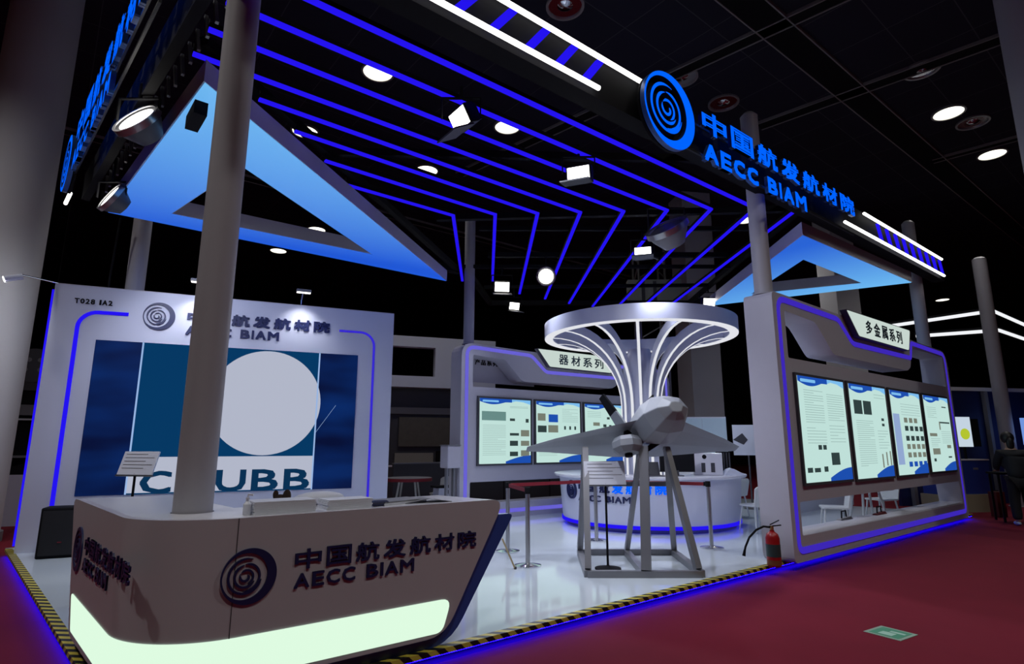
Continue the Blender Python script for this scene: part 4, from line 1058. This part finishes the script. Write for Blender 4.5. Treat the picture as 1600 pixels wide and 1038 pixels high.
# far left neighbour
o = thing('neighbour_booth', 'dark neighbouring booth between the left column and the screen wall', 'booth', (-12.0, 14.0, 0), 60)
MB().box(-1.0, 3.5, 0, .3, 0, 3.6).build('rear_wall', BLACK, o)
MB().box(-1, 3.5, -.05, 0, 2.3, 2.55).build('grey_band', MGREY, o); MB().box(-1, 3.5, -.06, 0, 2.18, 2.22).build('pale_rail', TOPW, o)
MB().box(1.1, 2.0, -.06, 0, 1.7, 2.05).build('notice', MGREY, o)
for z in (1.3, 1.0, .7): MB().box(-.5, 2.4, -.3, 0, z, z + .05).build('shelf', MGREY, o)
MB().box(-1, 3.5, -.03, 0, 2.9, 3.5).build('sign_panel', DGREY, o)
o = thing('round_sign', 'round dark hanging sign with pale marks left of the screen wall', 'sign', (-10.7, 12.9, 3.05), 62)
MB().disc((0, 0, .3), .38, (0, -1, 0), .16, 40).build('drum', DGREY, o); MB().tube([(-.2, -.0, .6), (-.2, 0, HC - 3.06)], .008, 6).tube([(.2, 0, .6), (.2, 0, HC - 3.06)], .008, 6).build('hanging_wire', DARK, o)
for x, z in ((-.1, .42), (.12, .2), (-.15, .2), (.1, .42)): MB().disc((x, -.006, z), .05, (0, -1, 0), .006, 14).build('mark', MGREY, o)
o = thing('white_plinth', 'white low counter with a sloped black box behind the screen wall edge', 'counter', (-10.3, 12.0, 0), 66)
MB().box(-1.6, 1.2, 0, .5, 0, 1.0).build('body', WHITE, o); MB().prism([(-.3, 1.0), (1.0, 1.0), (1.0, 1.45), (.7, 1.35)], .05, .4).build('black_box', BLACK, o)

# far right neighbour stand
def tube_line(label, pts):
    o = thing('light_tube_outline', label, 'light tube', pts[0])
    P = [Vector(p) - Vector(pts[0]) for p in pts]
    MB().tube(P, .06, 8).build('tube', glow('far_white_led', (.9, .92, .95), 1.0), o)
    MB().bar(P[0] + Vector((0, .1, .1)), P[1] + Vector((0, .1, .1)), .1).bar(P[1] + Vector((0, .1, .1)), P[2] + Vector((0, .1, .1)), .1).build('truss', BLACK, o)
tube_line('upper white light tube outlining a distant stand roof at the right', [(12.9, 21.0, 5.75), (17.0, 20.0, 6.25), (20.0, 21.8, 5.95)])
tube_line('lower white light tube outlining a distant stand roof at the right', [(14.6, 20.6, 5.45), (17.1, 20.0, 5.55), (20.0, 21.8, 5.4)])
nb2 = thing('neighbour_booth', 'navy blue neighbouring booth with pale frames at the far right', 'booth', (12.6, 16.2, 0), 78)
MB().box(-2.2, 5, .3, .4, .0, 3.2).build('rear_wall', mat('navy_wall', (.012, .022, .11), .5), nb2)
for x in (-1.9, -.75, .9, 2.6): MB().box(x, x + .10, .16, .28, 0, 3.1).build('frame_post', MGREY, nb2)
MB().box(-1.9, 2.7, .16, .28, 3.1, 3.2).build('frame_rail', TOPW, nb2)
MB().box(-1.75, -1.1, .26, .30, 2.72, 2.82).build('pale_sign', glow('far_sign', (.25, .32, .5), 1), nb2)
MB().box(-.9, .2, -.1, .0, 1.55, 2.3).build('dark_screen', BLACK, nb2)
o = thing('lit_picture_screen', 'small lit screen with a yellow-green picture left of the person in black', 'screen', (11.5, 15.0, 1.55), 80)
MB().box(-.22, .24, 0, .05, 0, .75).build('panel', glow('lit_screen_pale', (.55, .65, .75), 1), o); MB().disc((.04, -.004, .32), .14, (0, -1, 0), .004, 16).build('green_subject', glow('lit_lime', (.45, .55, .03), 1), o)
MB().box(-.03, .03, .02, .05, -.35, 0).build('stand', BLACK, o)
o = thing('lit_picture_screen', 'light blue lit screen at the right edge behind the person', 'screen', (14.0, 15.6, 1.6), 84)
MB().box(-.5, .9, 0, .05, 0, .7).build('panel', glow('lit_screen_blue', (.16, .30, .72), 1), o); MB().box(-.5, .9, -.004, 0, .05, .25).build('pale_band', glow('lit_screen_band', (.45, .6, .8), 1), o)
MB().box(.1, .2, .02, .05, -.6, 0).build('stand', BLACK, o)
o = thing('navy_counter', 'navy blue counter with a pale top line right of the display wall', 'counter', (11.2, 14.6, 0), 78)
MB().box(-.9, .6, 0, .5, .42, 1.22).build('body', mat('navy_counter_face', (.02, .05, .28), .4), o); MB().box(-.92, .62, -.02, .52, 1.22, 1.25).build('top', TOPW, o)
MB().box(-.95, .65, -.05, .55, 0, .42).build('yellowish_base', mat('khaki', (.34, .31, .2), .7), o); MB().box(.12, .26, -.012, 0, 1.0, 1.05).build('badge', MGREY, o)
o = thing('red_box', 'dark red upright box at the foot of the navy counter', 'box', (11.05, 13.6, 0), 80)
MB().box(-.1, .12, 0, .2, 0, .55).build('case', mat('dark_red_box', (.10, .01, .01), .5), o); MB().bar((-.05, .1, .57), (.07, .1, .57), .02).build('handle', BLACK, o)
for lab, x, y in (('grey neighbour pole standing right of the display wall, running up to the dark ceiling', 13.35, 15.9),):
    pole(lab, x, y, 0, .17, 6.8)
tw = thing('truss_tower', 'distant grey lattice truss tower behind the blue lines', 'truss', (4.3, 17.6, 0))
for i, (x, y) in enumerate(((-.4, -.4), (.4, -.4), (.4, .4), (-.4, .4))): MB().tube([(x, y, 0), (x, y, 7.6)], .035, 8).build('upright', STEEL, tw)
for k in range(14):
    z = 1.0 + .47*k
    for (a, b) in (((-.4, -.4), (.4, -.4)), ((.4, -.4), (.4, .4)), ((-.4, .4), (-.4, -.4))):
        if k % 2: a, b = b, a
        MB().tube([(*a, z), (*b, z + .47)], .022, 6).build('brace', STEEL, tw)
o = thing('hanging_box_sign', 'pale grey box sign hanging on the truss tower above the ring', 'sign', (4.35, 16.9, 5.75), 92)
MB().box(-.85, .75, 0, .3, 0, .75).build('box', mat('box_sign_grey', (.3, .31, .28), .6), o); 
for x in (-.45, -.1): MB().box(x, x + .1, -.01, 0, .05, .7).build('dark_stripe', DGREY, o)

# ================================================================== PERSON AT THE FAR RIGHT
def skin(name, verts, edges, radii, m, parent=None, root=0, sub=2):
    me = bpy.data.meshes.new(name); me.from_pydata(verts, edges, []); me.update()
    o = bpy.data.objects.new(name, me); COL.objects.link(o); me.materials.append(m)
    sk = o.modifiers.new('skin', 'SKIN'); sk.use_smooth_shade = True
    if not me.skin_vertices: bpy.context.view_layer.update()
    if not me.skin_vertices:
        bm = bmesh.new(); bm.from_mesh(me); bm.verts.layers.skin.verify(); bm.to_mesh(me); bm.free()
    for i, r in enumerate(radii):
        me.skin_vertices[0].data[i].radius = (r, r) if not isinstance(r, tuple) else r
        me.skin_vertices[0].data[i].use_root = (i == root)
    sb_ = o.modifiers.new('sub', 'SUBSURF'); sb_.levels = sub; sb_.render_levels = sub
    # bake the modifiers so the mesh is plain geometry
    dg = bpy.context.evaluated_depsgraph_get(); dg.update()
    em = bpy.data.meshes.new_from_object(o.evaluated_get(dg)); o.modifiers.clear(); old = o.data; o.data = em; bpy.data.meshes.remove(old)
    em.name = name
    if not em.materials: em.materials.append(m)
    if parent: o.parent = parent
    return o
SKIN = mat('skin', (.45, .27, .2), .55); COATB = mat('black_cloth', (.006, .006, .010), .85, noise=.3, nscale=20)
HAIRM = mat('black_hair', (.006, .005, .005), .5); SHOE = mat('pale_blue_shoe', (.35, .42, .5), .5)
pr = thing('person', 'person in black clothes and pale shoes leaning over a table at the right edge', 'person', (10.3, 12.15, 0), 112)
# facing local +y (away from the aisle), leaning forward; z in metres
V = [(0, 0, .95), (0, .03, 1.12), (0, .10, 1.32), (0, .17, 1.47), (0, .22, 1.56), (0, .27, 1.66), (0, .28, 1.76),
     (-.10, 0, .90), (-.11, .02, .50), (-.11, -.01, .09), (.10, 0, .90), (.12, .06, .50), (.12, .04, .09),
     (-.19, .15, 1.43), (-.25, .28, 1.18), (-.18, .50, 1.08), (.19, .15, 1.43), (.27, .30, 1.20), (.24, .52, 1.10),
     (-.16, .58, 1.07), (.23, .60, 1.09), (-.11, .12, .04), (.12, .17, .04)]
Eg = [(0, 1), (1, 2), (2, 3), (3, 4), (4, 5), (5, 6), (0, 7), (7, 8), (8, 9), (0, 10), (10, 11), (11, 12), (3, 13), (13, 14), (14, 15), (3, 16), (16, 17), (17, 18), (15, 19), (18, 20), (9, 21), (12, 22)]
rad = [.11, .10, .10, .07, .05, .085, .085, .09, .06, .042, .09, .06, .042, .045, .04, .03, .045, .04, .03, .035, .035, .04, .04]
nb_ = len(V)
for sx, w0 in ((-1, 19), (1, 20)):      # five fingers on each hand
    b0 = V[w0]
    for k in range(5):
        fx = b0[0] + (-.032 + .016*k if k < 4 else -sx*.04); L_ = (.075, .085, .08, .065, .05)[k]
        i0 = len(V); V.append((fx, b0[1] + .03 if k < 4 else b0[1] - .0, b0[2] - .005)); V.append((fx, b0[1] + .03 + L_*.6, b0[2] - .015)); V.append((fx, b0[1] + .03 + L_, b0[2] - .04))
        Eg += [(w0, i0), (i0, i0 + 1), (i0 + 1, i0 + 2)]; rad += [.010, .009, .007]
body = skin('body', V, Eg, rad, SKIN, pr)
skin('jacket', [(0, -.01, .86), (0, .03, 1.1), (0, .10, 1.32), (0, .17, 1.46), (-.20, .15, 1.43), (-.255, .28, 1.18), (-.19, .48, 1.09), (.20, .15, 1.43), (.275, .30, 1.20), (.24, .50, 1.11)],
     [(0, 1), (1, 2), (2, 3), (3, 4), (4, 5), (5, 6), (3, 7), (7, 8), (8, 9)], [.19, .175, .19, .155, .10, .07, .05, .10, .07, .05], COATB, pr)
skin('trousers', [(0, 0, .92), (-.10, 0, .86), (-.115, .02, .50), (-.115, 0, .10), (.10, 0, .86), (.125, .05, .50), (.125, .04, .10)],
     [(0, 1), (1, 2), (2, 3), (0, 4), (4, 5), (5, 6)], [.16, .125, .10, .085, .125, .10, .085], COATB, pr)
MB().sphere((0, .265, 1.745), .115, .125, .13, 20, 14).build('hair', HAIRM, pr, smooth=True)
MB().sphere((0, .15, 1.62), .07, .05, .13, 14, 10).build('hair', HAIRM, pr, smooth=True)
for sx, y in ((-1, .06), (1, .10)):
    MB().sphere((sx*.115, y, .045), .052, .135, .045, 16, 10).build('shoe', SHOE, pr, smooth=True)
for sx in (-1, 1): MB().sphere((sx*.098, .29, 1.70), .014, .022, .034, 8, 6).build('ear', SKIN, pr, smooth=True)
MB().sphere((0, .375, 1.68), .016, .022, .022, 8, 6).build('nose', SKIN, pr, smooth=True)
for sx in (-1, 1): MB().sphere((sx*.034, .362, 1.71), .012, .008, .009, 8, 6).build('eye', BLACK, pr, smooth=True)
MB().sphere((0, .362, 1.632), .026, .008, .007, 8, 6).build('mouth', mat('lip', (.3, .1, .09), .5), pr, smooth=True)
o = thing('side_table', 'dark table the person in black leans over at the right edge', 'table', (10.75, 12.5, 0), 112)
MB().box(-.5, .9, 0, .6, .98, 1.02).build('top', BLACK, o)
for x in (-.45, .85):
    for y in (.05, .55): MB().box(x - .02, x + .02, y - .02, y + .02, 0, .98).build('leg', DARK, o)
camo = mat('camouflage_cloth', (.12, .12, .11), .9)
nt = camo.node_tree; b = nt.nodes['Principled BSDF']; tc = nt.nodes.new('ShaderNodeTexCoord'); nz = nt.nodes.new('ShaderNodeTexNoise'); nz.inputs['Scale'].default_value = 14
rp = nt.nodes.new('ShaderNodeValToRGB'); rp.color_ramp.interpolation = 'CONSTANT'; rp.color_ramp.elements[0].color = (.01, .01, .01, 1); rp.color_ramp.elements[1].color = (.42, .42, .4, 1); rp.color_ramp.elements[1].position = .55
nt.links.new(tc.outputs['Object'], nz.inputs[0]); nt.links.new(nz.outputs[0], rp.inputs[0]); nt.links.new(rp.outputs[0], b.inputs['Base Color'])
o = thing('backpack', 'black and white patterned bag at the right edge beside the person', 'bag', (10.72, 12.1, .62), 80)
MB().loft([[(-.15, -.1, 0), (.15, -.1, 0), (.15, .08, 0), (-.15, .08, 0)], [(-.17, -.12, .2), (.17, -.12, .2), (.17, .1, .2), (-.17, .1, .2)], [(-.12, -.06, .5), (.12, -.06, .5), (.12, .06, .5), (-.12, .06, .5)]]).build('bag', camo, o, smooth=True)
MB().tube([(-.06, -.0, .5), (-.05, 0, .8), (.05, 0, .8), (.06, 0, .5)], .014, 8).build('strap', BLACK, o)
MB().box(-.16, .16, -.12, .10, -.62, 0).build('case', BLACK, o)
o = thing('low_partition', 'dark low partition on the floor behind the rear display wall', 'partition', at(BW0, BWA, -.2, -2.6, 0), BWA)
MB().box(0, 6.5, 0, .08, 0, 1.15).build('panel', DGREY, o); MB().box(0, 6.5, -.01, .09, 1.15, 1.18).build('cap_rail', MGREY, o)
for x in (1.6, 3.2, 4.8): MB().box(x - .01, x + .01, -.012, 0, .02, 1.14).build('joint_strip', BLACK, o)
